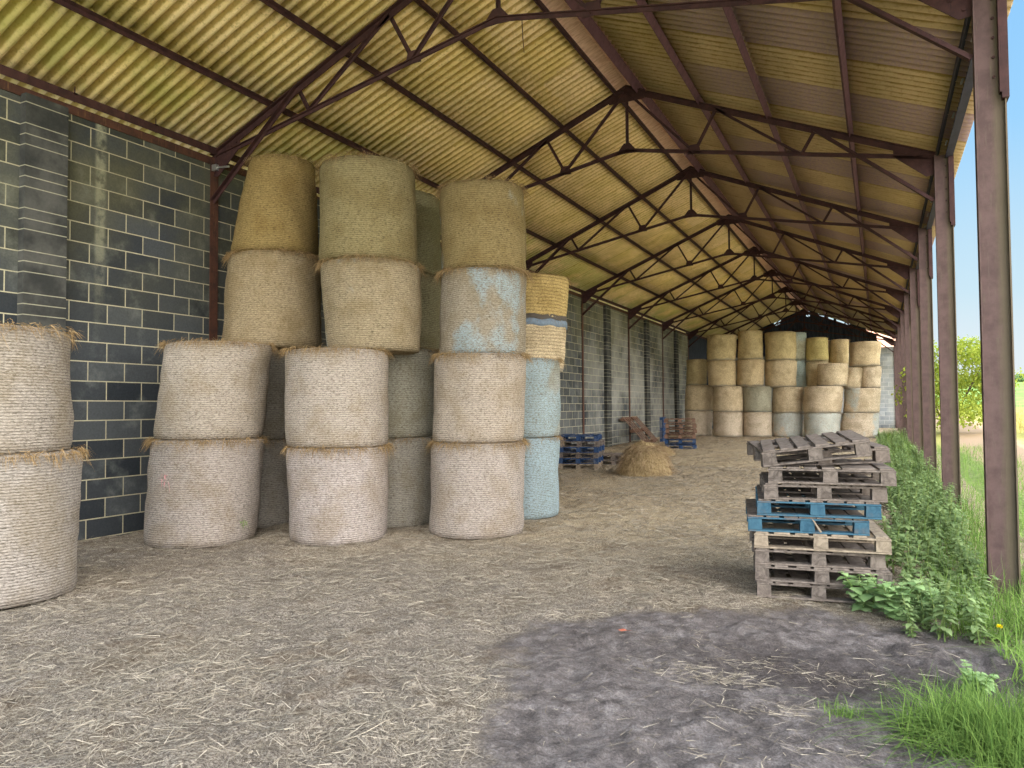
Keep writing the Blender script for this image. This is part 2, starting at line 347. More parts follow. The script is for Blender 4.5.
# ------------------------------------------------------------------ floor and land
def grid(xs, ys, zf):
    X, Y = np.meshgrid(xs, ys); Z = zf(X, Y); nx, ny = len(xs), len(ys)
    V = np.stack([X.ravel(), Y.ravel(), Z.ravel()], 1)
    i = (np.arange(ny - 1)[:, None] * nx + np.arange(nx - 1)[None, :]).ravel()
    return V, np.stack([i, i + 1, i + nx + 1, i + nx], 1)
def mudmask(x, y):
    e = np.sqrt(((x + .15) / 1.95) ** 2 + ((y - 3.9) / 1.95) ** 2)
    m = 1 - sstep(.82, 1.1, e + .25 * fbm(x * 1.1, y * 1.1, 3))
    m2 = sstep(-1.9, -1.2, x + .18 * fbm(x * 2, y * 2, 9)) * (1 - sstep(3.2, 4.2, y))
    return np.maximum(m, m2)
def floor_z(x, y):
    m = mudmask(x, y); z = gz(x, y)
    straw = .05 * fbm(x * 1.3, y * 1.3, 20) + .04 * fbm(x * 5, y * 5, 30) + .016 * fbm(x * 13, y * 13, 33, 2)
    # rut across the wet earth with lumps along its edge
    rut = -.045 * np.exp(-((y - 4.55 - .05 * x) / .33) ** 2) * sstep(-1.5, -.7, x)
    lump = .05 * np.exp(-((y - 5.25 + .35 * x) / .22) ** 2) * sstep(-.1, .35, x) * (1 + 1.5 * vnoise(x * 14, y * 14, 5))
    mudz = rut + lump + .026 * fbm(x * 4, y * 4, 40, 3) + .03 * fbm(x * 9, y * 9, 44, 3) + .022 * np.maximum(0, fbm(x * 22, y * 22, 48, 2)) - .016 * np.abs(vnoise(x * 6 + y * 2, y * 7, 52)) - .01
    damp = 1 - .6 * sstep(8, 14, y)
    return z + (straw * (1 - m) + mudz * m) * damp
def land_z(x, y):
    base = gz(np.minimum(x, 1.2), y)
    d = np.maximum(0, np.sqrt(x * x + y * y) - 24)
    return base + .0325 * d * (y > 0) + .06 * fbm(x * .5, y * .5, 60) * sstep(1.4, 3, x)
xs = np.concatenate([np.arange(-8.35, -3, .06), np.arange(-3, -2, .03), np.arange(-2, 1.395, .016), [1.4]])
ys = np.concatenate([np.arange(.6, 1.8, .05), np.arange(1.8, 6.2, .016), np.arange(6.2, 7, .03), np.arange(7, 12, .07), np.arange(12, 43.8, .25)])
V, Q = grid(xs, ys, floor_z); me = quads_mesh('floor', V, Q, True)
a = me.attributes.new('mud', 'FLOAT', 'POINT'); a.data.foreach_set('value', mudmask(V[:, 0], V[:, 1]).astype(np.float32))
floor = tag(obj('floor', me, 'floor'), 'straw strewn earth floor of the barn with a dark muddy patch', kind='structure')
Vs, Qs, n0 = [], [], 0
far = lambda a, b, n: np.geomspace(a, b, n)
for gx, gy in ((np.concatenate([np.arange(1.38, 6, .12), far(6, 420, 50)]), np.concatenate([np.linspace(-60, .5, 12), np.arange(.6, 40, .3), far(40, 620, 60)])),
               (np.linspace(-60, 1.38, 30), np.linspace(-60, .62, 20)), (np.concatenate([-far(300, 8.5, 30), np.linspace(-8.4, 1.38, 8)]), np.concatenate([[43.75], far(44.5, 620, 50)]))):
    v, q = grid(gx, gy, land_z if gx[0] > 0 or gy[0] > 0 else (lambda x, y: 0 * x - .03)); Vs.append(v); Qs.append(q + n0); n0 += len(v)
land = tag(obj('floor_outside', quads_mesh('land', np.concatenate(Vs), np.concatenate(Qs), True), 'land'), 'meadow with a pale track beside the open barn', kind='structure')

# ------------------------------------------------------------------ shell: walls, roof
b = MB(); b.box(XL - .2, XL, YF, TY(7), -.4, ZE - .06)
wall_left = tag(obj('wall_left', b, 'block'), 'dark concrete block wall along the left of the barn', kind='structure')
k = 0
for n in range(0, 7):
    ym = TY(n) + BAY / 2 - .14
    if n == 0: ym = 4.63
    b = MB(); b.box(XL - .02, XL + .1, ym - .225, ym + .225, -.4, ZE - .08); k += 1
    if n in (1, 2): pass
    tag(obj('trim_%d' % k, b, 'pilaster'), 'block pilaster on the left wall', kind='structure')
def clad(name, p, q, z0, ztop, mat, pitch=.2, depth=.03, side=(1, 0, 0)):
    """profiled sheet from p to q (plan points), vertical ribs; ztop(u) gives the top edge"""
    p, q = Vector((*p, 0)), Vector((*q, 0)); d = (q - p); L = d.length; d.normalize(); side = Vector(side)
    us = []; n = int(L / pitch)
    for i in range(n + 1):
        for f, h in ((0, 0), (.35, 0), (.45, 1), (.9, 1)): us.append(((i + f) * pitch, h * depth))
    us = [(u, h) for u, h in us if u <= L]
    vs = []; 
    for u, h in us: 
        w = p + d * u + side * h; vs += [(w.x, w.y, z0), (w.x, w.y, ztop(w))]
    me = mesh(name, vs, [(2 * i, 2 * i + 2, 2 * i + 3, 2 * i + 1) for i in range(len(us) - 1)])
    o = obj(name, me, mat); m = o.modifiers.new('thick', 'SOLIDIFY'); m.thickness = .006; return o
tag(clad('wall_left_rear', (XL - .1, TY(7) + .02), (XL - .1, YB), -.2, lambda w: ZE + .12, 'clad'), 'dark sheeted rear part of the left wall', kind='structure')
b = MB(); b.box(XL - .2, XR + .3, YB, YB + .2, -.2, 4.58)
tag(obj('wall_back', b, 'block_end'), 'pale grey block wall at the far end of the barn', kind='structure')
def gable_top(w):
    z = ZR + .2 - SL * abs(w.x - XM)
    if w.x > XM - .2:
        for xc, hw, dz in ((-3.45, .1, .42), (-2.75, .16, .24), (-2.3, .14, .22), (-1.85, .2, .22), (-1.45, .1, .24), (-.3, .25, .2)):   # broken sheet tops let daylight in
            if abs(w.x - xc) < hw: z -= dz
    elif abs(w.x + 5.1) < .16: z -= .26
    return z
tag(clad('wall_back_upper', (XL - .1, YB - .04), (0.02, YB - .04), 4.3, gable_top, 'clad', side=(0, -1, 0)), 'dark profiled sheet gable with slits of daylight at its top', kind='structure')

def roof():
    pitch, amp = .146, .032
    us = np.arange(YF - .25, YB + .3, pitch / 10); wav = amp * np.cos(2 * PI * us / pitch); wav = np.where(wav < 0, -amp * (np.abs(wav) / amp) ** .7, wav)
    sheet = ((us / 1.022) % 1.0); wav = wav + .010 * sheet
    Vs, Qs, n0 = [], [], 0
    L = math.hypot(XR - XM, ZR - ZE); ca, sa = (XR - XM) / L, (ZR - ZE) / L
    for sgn in (-1, 1):
        cuts = [.22, 1.22, 2.4, 3.6, L + (.31 if sgn > 0 else .3)]
        for i in range(4):
            a, bb = cuts[i] - .0, cuts[i + 1] + .15 * (i < 3)
            rows = []
            for r, d in enumerate(np.linspace(a, bb, 3)):
                lift = .178 + .02 * (d - a) / (bb - a)
                # lower sheet tucks beneath the one above it
                x = XM + sgn * (d * ca + (lift + wav) * sa); z = ZR - d * sa + (lift + wav) * ca
                rows.append(np.stack([x, us, z], 1))
            V = np.concatenate(rows); n = len(us)
            idx = (np.arange(2)[:, None] * n + np.arange(n - 1)[None, :]).ravel()
            q = np.stack([idx, idx + 1, idx + n + 1, idx + n], 1)
            if sgn < 0: q = q[:, ::-1]
            Vs.append(V); Qs.append(q + n0); n0 += len(V)
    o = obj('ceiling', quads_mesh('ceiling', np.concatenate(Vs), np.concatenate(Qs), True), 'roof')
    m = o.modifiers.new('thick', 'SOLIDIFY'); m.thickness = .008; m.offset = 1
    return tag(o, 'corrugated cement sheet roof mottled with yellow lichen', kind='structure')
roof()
b = MB(); zc = ZR + .225
for sgn in (-1, 1):
    b.bar((XM + sgn * .17, YF - .25, zc - .05), (XM + sgn * .17, YB + .3, zc - .05), .36, .012, up=(sgn * SL, 0, 1))
b.tube([(XM, YF - .25, zc + .02), (XM, YB + .3, zc + .02)], [.06, .06], 10)
tag(obj('trim_8', b, 'ridge'), 'bare pale ridge capping seen from below', kind='structure')
b = MB(); b.box(XL - .12, XL + .015, YF, TY(7), ZE - .1, ZE + .0)
tag(obj('trim_9', b, 'plate'), 'brown plate along the top of the left wall', kind='structure')

# ------------------------------------------------------------------ purlins
ordn = ['lowest', 'second lowest', 'third lowest', 'highest']
def roofpt(x, lift): 
    """a point `lift` above the rafter line"""
    return (x, ZR - SL * abs(x - XM) + lift)
RX = {-1: (-6.97, -5.84, -4.81), 1: (-.32, -1.45, -2.48)}
for sgn, side in ((-1, 'left'), (1, 'right')):
    for i, x in enumerate(RX[sgn]):
        xx, z = roofpt(x, .075)
        b = MB(); b.bar((xx, YF - .2, z), (xx, YB, z), .085 if sgn > 0 else .05, .12 if sgn > 0 else .075, up=(-sgn * -SL, 0, 1), shape='L', flip=-sgn)
        tag(obj('roof_purlin', b, 'purlin' if sgn > 0 else 'steel'), '%s steel purlin above the eaves on the %s roof slope' % (ordn[i], side), 'purlin', 'purlins under the %s roof slope' % side)
    b = MB(); xx, z = roofpt(XM + (.15 if sgn > 0 else -.19), .07); b.bar((xx, YF - .2, z), (xx, YB, z), .15 if sgn > 0 else .05, .16 if sgn > 0 else .1, up=(sgn * SL, 0, 1), shape='L', flip=-sgn, t=.012)
    tag(obj('ridge_purlin', b, 'purlin' if sgn > 0 else 'steel'), 'deep steel purlin hugging the ridge on its %s side' % side, 'purlin', 'purlins along the ridge')
b = MB(); b.bar((XL + .05, YF - .2, ZE + .07), (XL + .05, YB, ZE + .07), .08, .1, shape='L', flip=-1)
e = tag(obj('eave_purlin', b, 'steel'), 'brown steel angle along the top of the block wall', 'purlin')
b = MB()
for y in np.arange(YF + .6, TY(7), 1.02):
    b.tube([(XL + .07, y, ZE + .02), (XL + .07, y, ZE + .2)], [.006, .006], 5); b.box(XL + .05, XL + .09, y - .02, y + .02, ZE + .1, ZE + .125)
obj('hook_bolts', b, 'steel', e)
b = MB(); b.bar((XR + .17, YF - .2, ZE + .07), (XR + .17, YB, ZE + .07), .09, .24, shape='I', t=.014)
e = tag(obj('eave_beam', b, 'eave_steel'), 'blue grey steel eave beam along the open right side', 'beam')
b = MB()
for y in np.arange(YF + .6, YB, 1.02): b.tube([(XR + .105, y, ZE + .0), (XR + .125, y, ZE + .06)], [.012, .012], 6)
obj('hook_bolts', b, 'clip', e)
obj('lower_rail', MB().bar((XR + .06, YF - .2, ZE + .1), (XR + .06, YB, ZE + .1), .05, .09, shape='L'), 'eave_steel', e)

# ------------------------------------------------------------------ columns
nth = ['', 'nearest', 'second', 'third', 'fourth', 'fifth', 'sixth', 'seventh', 'eighth', 'ninth']
def column(n, side):
    y = TY(n)
    if side > 0:
        b = MB(); x0, x1 = XR - .005, XR + .205; zb, zt = float(gz(XR, y)) - .3, ZE + .0
        c = ((x0 + x1) / 2, y)
        b.bar((c[0], y, zb), (c[0], y, zt), .115, .21, up=(1, 0, 0), shape='I', t=.011)
        o = tag(obj('steel_column', b, 'column'), None, 'column', 'steel columns along the open right side')
        o['label'] = ('nearest thick rusty steel column, beside the tuft of grass and the dandelion' if n == 1 else '%s rusty steel column from the camera along the open right side' % nth[n])
        p = MB(); p.box(x1 - .045, x1 + .018, y - .075, y + .075, 3.95, zt); p.box(x1 - .03, x1 + .018, y - .075, y + .075, 3.9, 3.95)
        obj('outer_splice_plate', p, 'steel', o)
        p = MB()
        for z in np.arange(4.1, 4.85, .16): 
            p.tube([(x1 - .075, y - .02, z), (x1 - .075, y - .0, z)], [.012, .012], 6)
        obj('bolts', p, 'steel', o)
    else:
        b = MB(); b.bar((XL - .06, y, -.3), (XL - .06, y, ZE), .13, .17, up=(1, 0, 0), shape='I', t=.012)
        o = tag(obj('wall_column', b, 'plate'), None, 'column', 'steel columns set in the block wall')
        o['label'] = {1: 'brown steel column in the block wall beside the tall front bales', 2: 'steel column in the block wall behind the tall bales', 3: 'steel column in the wall behind the rearmost front bales',
                      4: 'brown steel column in the wall above the blue pallet stack'}.get(n, '%s brown steel column along the block wall from the front' % nth[n])
    return o
for n in range(1, 10): column(n, 1)
for n in range(1, 8): column(n, -1)

# ------------------------------------------------------------------ trusses
def truss():
    t = empty('roof_truss', (0, 0, 0))
    def mx(x, s): return XM + s * (XM - x) if s > 0 else x     # mirror about the ridge
    def raf(x): return ZR - SL * abs(x - XM)
    def P(x, z, dy=0.0): return (x, dy, z)
    def chz(x): return ZE - .02 + (ZK - ZE + .02) * (1 - abs(x - XM) / (XM - XL))
    def plate(pts, dy=.0, th=.012):
        b = MB(); n = len(pts); vs = [(x, dy - th / 2, z) for x, z in pts] + [(x, dy + th / 2, z) for x, z in pts]
        return b.add(vs, [tuple(range(n)), tuple(range(2 * n - 1, n - 1, -1))] + [(i, n + i, n + (i + 1) % n, (i + 1) % n) for i in range(n)])
    N1, N2, C1, C2 = -6.53, -5.1, -6.34, -4.76
    for s in (-1, 1):
        e = mx(XL, s)
        obj('rafter', MB().bar(P(e, ZE), P(XM, ZR), .105, .09, shape='T', t=.014), 'steel', t)
        obj('bottom_chord', MB().bar(P(e, ZE - .02), P(XM, ZK), .06, .055, shape='T', t=.012), 'steel', t)
        for a, c in ((N1, C1), (N2, C2)):
            a, c = mx(a, s), mx(c, s); obj('strut', MB().bar(P(a, raf(a), .02), P(c, chz(c), .02), .042, .042, up=(0, 1, 0), shape='L'), 'steel', t)
        for a, za, c, zc in ((N2, raf(N2), C1, chz(C1)), (XM - .02, ZR - .05, C2, chz(C2))):
            obj('diagonal', MB().bar(P(mx(a, s), za, -.02), P(mx(c, s), zc, -.02), .042, .042, up=(0, 1, 0), shape='L'), 'steel', t)
        n1 = mx(N1, s)
        obj('knee_brace', MB().bar(P(n1, raf(n1), -.04), P(e - s * .02, 4.28, -.04), .055, .06, up=(0, 1, 0), shape='L'), 'steel', t)
        i = -s
        obj('eave_gusset', plate([(e, ZE + .06), (e, ZE - .26), (e + i * .1, ZE - .27), (e + i * .5, ZE + .07), (e + i * .5, ZE + .24), (e + i * .35, ZE + .2)]), 'steel', t)
        bl = MB()
        for bx, bz in ((.06, -.2), (.06, -.1), (.06, 0), (.16, -.1), (.24, .04), (.34, .1), (.44, .14)): bl.tube([P(e + i * bx, ZE + bz, -.02), P(e + i * bx, ZE + bz, .02)], [.013, .013], 6)
        obj('bolts', bl, 'steel', [q for q in t.children if q.name.startswith('eave_gusset')][-1])
        c = mx(C2, s)
        obj('chord_gusset', plate([(c - .11, chz(c) - .03), (c + .11, chz(c) - .03), (c + .07, chz(c) + .12), (c - .07, chz(c) + .12)]), 'steel', t)
    obj('king_post', MB().bar(P(XM, ZR, .03), P(XM, ZK, .03), .042, .042, up=(0, 1, 0), shape='L'), 'steel', t)
    obj('ridge_gusset', plate([(XM - .3, ZR - .2), (XM + .3, ZR - .2), (XM + .33, ZR - .06), (XM, ZR + .09), (XM - .33, ZR - .06)]), 'steel', t)
    obj('kink_gusset', plate([(XM - .2, ZK - .06), (XM, ZK - .05), (XM + .2, ZK - .06), (XM + .05, ZK + .12), (XM - .05, ZK + .12)]), 'steel', t)
    return t
t0 = truss()
for n in range(1, 10):
    t = t0 if n == 1 else copy_tree(t0)
    t.location = (0, TY(n) - (.12 if n == 9 else 0), 0)
    tag(t, {1: 'nearest rusty steel roof truss, above the tall front bales', 9: 'rearmost steel roof truss against the dark gable'}.get(n, '%s rusty steel roof truss from the front' % nth[n]), 'roof truss', 'roof trusses')
b = MB(); b.tube([(-3.35, TY(1), 5.68), (-3.34, TY(1), 5.45), (-3.33, TY(1) + .01, 5.28)], [.005, .005, .004], 5)
tag(obj('hanging_wire', b, 'steel'), 'short thin wire hanging from the chord of the nearest truss', 'wire')
b = MB(); b.tube([(XL + .1, TY(1) - .02, 4.75), (XL + .32, TY(1) - .02, 4.73)], [.014, .014], 8); b.box(XL - .0, XL + .11, TY(1) - .05, TY(1) + .02, 4.71, 4.79)
tag(obj('pipe_stub', b, 'clip'), 'small pale pipe stub at the head of the first wall column', 'pipe')

# ------------------------------------------------------------------ hay bales
def bale_mesh(name, cb, ct, rb, rt, seg=72, rings=16, seed=0, rough=.014, bulge=.008):
    """round bale standing on end, from base centre cb to top centre ct"""
    cb, ct = Vector(cb), Vector(ct); V = []; prof = []
    re = .07
    prof += [(0, 0.0), (.55, 0.0), (.86, 0.005)]
    for i in range(rings):
        u = i / (rings - 1); h = .02 + .96 * u
        edge = min(1, min(u, 1 - u) / .07); rr = 1 - .018 * (1 - edge) ** 2 + bulge * math.sin(PI * u)
        prof.append((rr, h))
    prof += [(.86, .998), (.55, 1.0), (0, 1.0)]
    tilt = (ct - cb); H = tilt.length
    ang = np.arange(seg) * 2 * PI / seg
    for j, (rr, h) in enumerate(prof):
        r = (rb + (rt - rb) * h) * rr; c = cb + tilt * h
        nz = rough * 2 * fbm(np.cos(ang) * 1.6 + seed * 3.1, np.sin(ang) * 1.6 + h * 2.4, seed) + rough * .8 * fbm(np.cos(ang) * 6 + seed, np.sin(ang) * 6 + h * 7, seed + 50, 3)
        rad = r + (nz if rr > .2 else 0)
        # lean of the base plane is ignored: ends stay level so the stacks sit flush
        zz = c.z + (.02 * fbm(np.cos(ang) * rr * 3 + seed, np.sin(ang) * rr * 3, seed + 9) if 0 < j < len(prof) - 1 and (j < 2 or j > len(prof) - 3) else 0)
        V.append(np.stack([c.x + rad * np.cos(ang), c.y + rad * np.sin(ang), np.broadcast_to(zz, seg)], 1))
    n = len(prof); V = np.concatenate(V)
    i = (np.arange(n - 1)[:, None] * seg + np.arange(seg)[None, :]).ravel(); k = np.tile((np.arange(seg) + 1) % seg, n - 1) + np.repeat(np.arange(n - 1), seg) * seg
    return quads_mesh(name, V, np.stack([i, k, k + seg, i + seg], 1), True)
def ribbons(P, D, L, W, droop, nseg=2, twist=None):
    """thin stems: roots P, directions D, lengths L"""
    n = len(P); side = np.cross(D, np.array([0, 0, 1.0])); side = side + RNG.normal(0, .5, (n, 3)); side /= np.linalg.norm(side, axis=1)[:, None] + 1e-9
    V = []
    for s in range(nseg + 1):
        u = s / nseg; c = P + D * (L * u)[:, None]; c[:, 2] -= droop * L * u * u
        w = (W * (1 - .75 * u) / 2)[:, None]; V += [c - side * w, c + side * w]
    V = np.stack(V, 1).reshape(-1, 3); k = 2 * (nseg + 1); base = np.arange(n)[:, None] * k
    Q = np.concatenate([base + np.array([[2 * s, 2 * s + 1, 2 * s + 3, 2 * s + 2]]) for s in range(nseg)])
    return V, Q
def fringe(c, r, n, seed, up=1):
    rg = np.random.default_rng(seed); a = rg.uniform(0, 2 * PI, n); dens = rg.random(n) < (.5 + .5 * np.sin(a * 3 + seed) + .35); a = a[dens]; n = len(a)
    rr = r * rg.uniform(.985, 1.03, n); P = np.stack([c[0] + rr * np.cos(a), c[1] + rr * np.sin(a), c[2] + rg.normal(-.005, .016, n)], 1)
    t = a + rg.normal(0, 1.0, n); D = np.stack([np.cos(t), np.sin(t), rg.normal(.05, .3, n)], 1); D /= np.linalg.norm(D, axis=1)[:, None]
    return ribbons(P, D, rg.uniform(.04, .12, n), rg.uniform(.004, .007, n), rg.uniform(.3, 1.3, n))
def th(px, py=384): d = ray(px, py); return math.atan2(d.x, d.y)
BALES = {}
def bale(key, bot, top, zb=None, d=None, on=None, ybase=None, label='', col=(1, 1, 1), net=0.0, group=None, mat='bale', hay=0, seg=72, r=None):
    """bot/top: (left px, right px, y px) of the silhouette at the base and at the top edge"""
    lb, rb_, yb = bot; lt, rt_, yt = top
    a0 = (th(rb_, yb) - th(lb, yb)) / 2; m0 = (th(rb_, yb) + th(lb, yb)) / 2; a1 = (th(rt_, yt) - th(lt, yt)) / 2; m1 = (th(rt_, yt) + th(lt, yt)) / 2
    if d is None and on is None:
        g = ground_hit((lb + rb_) / 2, ybase or yb); d = math.hypot(g.x, g.y) / (1 - math.sin(abs(a0))); zb = float(gz(math.sin(m0) * d, math.cos(m0) * d)) - .015
    if on: d = d or BALES[on]['d']; zb = BALES[on]['zt'] - .012 if zb is None else zb
    R0, R1 = d * math.sin(abs(a0)), d * math.sin(abs(a1))
    if r: R0 = R1 = r
    dr = ray((lt + rt_) / 2, yt); near = d - R1 * .97; k = near / math.hypot(dr.x, dr.y); zt = EYE + dr.z * k
    cb = Vector((math.sin(m0) * d, math.cos(m0) * d, zb)); ct = Vector((math.sin(m1) * d, math.cos(m1) * d, zt))
    seed = len(BALES) + 1
    loc = cb.copy()
    o = obj('hay_bale', bale_mesh('hay_bale', cb - loc, ct - loc, R0, R1, seg, 16 if seg > 40 else 12, seed, rough=.016 if mat == 'bale' else .022), mat, None, loc)
    o.color = (*col, net)
    tag(o, label, 'hay bale', group)
    if hay:
        V, Q = fringe(ct - loc, R1, int(hay * 2.8), seed); obj('hay_fringe', quads_mesh('hay_fringe', V, Q), 'fringe', o)
    BALES[key] = dict(d=d, zt=zt, R=R1, o=o, c=ct); return o
G1 = 'round bales in the near stacks'
W = (.98, .94, .92)
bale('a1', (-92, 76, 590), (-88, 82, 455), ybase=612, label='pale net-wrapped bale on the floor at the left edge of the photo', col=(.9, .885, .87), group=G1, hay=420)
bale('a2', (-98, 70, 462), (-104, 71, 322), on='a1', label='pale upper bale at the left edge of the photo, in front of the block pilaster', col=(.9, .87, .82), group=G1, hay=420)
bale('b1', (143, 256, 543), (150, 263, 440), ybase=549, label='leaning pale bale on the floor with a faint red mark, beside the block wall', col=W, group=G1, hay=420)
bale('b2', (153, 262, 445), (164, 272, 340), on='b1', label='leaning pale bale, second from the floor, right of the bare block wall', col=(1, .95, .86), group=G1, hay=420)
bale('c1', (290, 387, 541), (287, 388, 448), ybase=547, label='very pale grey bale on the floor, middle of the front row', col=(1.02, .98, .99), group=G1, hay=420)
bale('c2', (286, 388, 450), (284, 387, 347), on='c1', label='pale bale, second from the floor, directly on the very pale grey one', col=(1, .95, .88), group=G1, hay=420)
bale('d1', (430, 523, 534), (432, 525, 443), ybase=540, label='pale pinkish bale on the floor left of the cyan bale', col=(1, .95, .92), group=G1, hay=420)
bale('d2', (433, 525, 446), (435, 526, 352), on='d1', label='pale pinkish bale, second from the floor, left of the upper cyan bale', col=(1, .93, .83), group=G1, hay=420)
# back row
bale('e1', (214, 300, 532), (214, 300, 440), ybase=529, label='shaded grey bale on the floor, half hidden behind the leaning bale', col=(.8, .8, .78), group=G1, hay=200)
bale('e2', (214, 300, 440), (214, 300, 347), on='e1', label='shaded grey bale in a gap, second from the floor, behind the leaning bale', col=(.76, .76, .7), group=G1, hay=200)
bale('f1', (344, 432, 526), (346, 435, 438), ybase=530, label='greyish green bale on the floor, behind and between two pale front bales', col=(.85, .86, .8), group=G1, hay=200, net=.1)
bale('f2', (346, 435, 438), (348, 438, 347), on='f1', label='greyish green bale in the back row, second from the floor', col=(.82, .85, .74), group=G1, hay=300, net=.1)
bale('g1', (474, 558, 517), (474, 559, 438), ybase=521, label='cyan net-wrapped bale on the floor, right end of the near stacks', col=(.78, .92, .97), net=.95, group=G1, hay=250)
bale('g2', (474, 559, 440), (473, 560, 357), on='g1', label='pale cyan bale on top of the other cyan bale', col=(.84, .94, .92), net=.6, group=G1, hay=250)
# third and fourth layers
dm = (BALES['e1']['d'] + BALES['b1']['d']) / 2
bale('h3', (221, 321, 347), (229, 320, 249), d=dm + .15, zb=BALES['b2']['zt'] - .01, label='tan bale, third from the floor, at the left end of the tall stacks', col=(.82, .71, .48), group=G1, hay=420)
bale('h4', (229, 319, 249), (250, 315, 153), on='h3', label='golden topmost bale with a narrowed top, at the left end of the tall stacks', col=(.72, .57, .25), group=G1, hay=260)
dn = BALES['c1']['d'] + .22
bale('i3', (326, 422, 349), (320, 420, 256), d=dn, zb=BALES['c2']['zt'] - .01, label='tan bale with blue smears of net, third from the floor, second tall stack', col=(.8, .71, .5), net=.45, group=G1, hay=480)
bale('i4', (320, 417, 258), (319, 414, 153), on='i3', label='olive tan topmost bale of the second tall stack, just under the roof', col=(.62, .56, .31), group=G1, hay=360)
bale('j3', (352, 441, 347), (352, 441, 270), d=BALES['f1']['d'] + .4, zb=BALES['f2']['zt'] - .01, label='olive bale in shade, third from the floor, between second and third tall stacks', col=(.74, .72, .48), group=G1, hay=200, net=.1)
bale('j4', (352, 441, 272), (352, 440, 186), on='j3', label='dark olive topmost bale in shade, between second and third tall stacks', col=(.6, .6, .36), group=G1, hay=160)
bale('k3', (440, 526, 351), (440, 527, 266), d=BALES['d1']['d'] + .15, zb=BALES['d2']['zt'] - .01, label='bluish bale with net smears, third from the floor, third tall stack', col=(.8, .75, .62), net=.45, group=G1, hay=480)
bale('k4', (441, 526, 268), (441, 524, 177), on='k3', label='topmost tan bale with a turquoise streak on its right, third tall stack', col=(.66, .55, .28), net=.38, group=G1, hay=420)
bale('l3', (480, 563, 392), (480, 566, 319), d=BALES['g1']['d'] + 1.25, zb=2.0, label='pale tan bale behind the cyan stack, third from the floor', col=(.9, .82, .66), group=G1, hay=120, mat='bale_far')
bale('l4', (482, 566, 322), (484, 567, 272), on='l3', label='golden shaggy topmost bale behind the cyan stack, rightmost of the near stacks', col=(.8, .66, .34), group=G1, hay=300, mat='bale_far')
# a bale beneath it, unseen but for the gap beside the cyan ones, carries the load
o = BALES['l3']['o']; zb3 = 2.0
for q, (z0, z1) in enumerate(((.05, 1.02), (1.0, 2.01))):
    c = o.location; mm = bale_mesh('hay_bale', (0, 0, 0), (0, 0, z1 - z0), BALES['l3']['R'], BALES['l3']['R'], 48, 12, 77 + q)
    u = obj('hay_bale', mm, 'bale_far', None, (c.x - .17, c.y - .02, z0)); u.color = (.9, .85, .72, 0)
    tag(u, 'tan bale hidden behind the cyan stack, %s' % ('on the floor' if q == 0 else 'second from the floor'), 'hay bale', G1)
for key, z0, z1, c in (('l4', .0, .09, srgb(92, 84, 74)), ('l3', .72, .82, srgb(124, 136, 146))):
    o = BALES[key]['o']; b = MB(); n = 64; me_ = o.data; zs = [v.co.z for v in me_.vertices]; H = max(zs); R = BALES[key]['R']
    if key == 'l3': z0, z1 = H - .1, H - .005
    ax = BALES[key]['c'] - o.location; vs = []
    for z, dr in ((z0, 0), (z0, .022), (z1, .022), (z1, 0)):
        k = z / H; vs += [(ax.x * k + (R + dr) * math.cos(2 * PI * i / n), ax.y * k + (R + dr) * math.sin(2 * PI * i / n), z + .012 * math.sin(i * 1.3)) for i in range(n)]
    b.add(vs, [(j * n + i, j * n + (i + 1) % n, (j + 1) * n + (i + 1) % n, (j + 1) * n + i) for j in range(3) for i in range(n)])
    M['band_' + key] = mk_plain('net_band_' + key, c, tuple(q * .8 for q in c[:3]) + (1,), 25)
    obj('net_band', b.mesh('net_band', True), 'band_' + key, o)['label'] = 'dark band of net' if key == 'l4' else 'blue grey band of net'
# small marks on the leaning bale
def mark(o, px, py, size, mat, name, label, cnt=26):
    dr = ray(px, py); dep = bpy.context.evaluated_depsgraph_get(); 
    me = o.data; inv = Matrix.Translation(-o.location)
    from mathutils.bvhtree import BVHTree
    bv = BVHTree.FromPolygons([v.co.copy() for v in me.vertices], [tuple(p.vertices) for p in me.polygons])
    h, nrm, _, _ = bv.ray_cast(Vector((0, 0, EYE)) - o.location, dr.normalized())
    if h is None: return
    n = cnt; P = np.array(h)[None, :] + RNG.normal(0, size, (n, 3)); D = RNG.normal(0, 1, (n, 3)) + np.array(nrm) * .6; D /= np.linalg.norm(D, axis=1)[:, None]
    V, Q = ribbons(P + np.array(nrm) * .012, D, RNG.uniform(.03, .07, n), RNG.uniform(.006, .012, n), RNG.uniform(.2, .8, n))
    ob = obj(name, quads_mesh(name, V, Q), mat, o); ob['label'] = label
M['red_twine'] = mk_plain('red_mark', srgb(196, 120, 122), srgb(210, 150, 148))
mark(BALES['b1']['o'], 241, 523, .022, 'stem', 'weed_tuft', 'small green tuft')
mark(BALES['b1']['o'], 166, 478, .03, 'red_twine', 'twine_scrap', 'faint red scrap', 16)

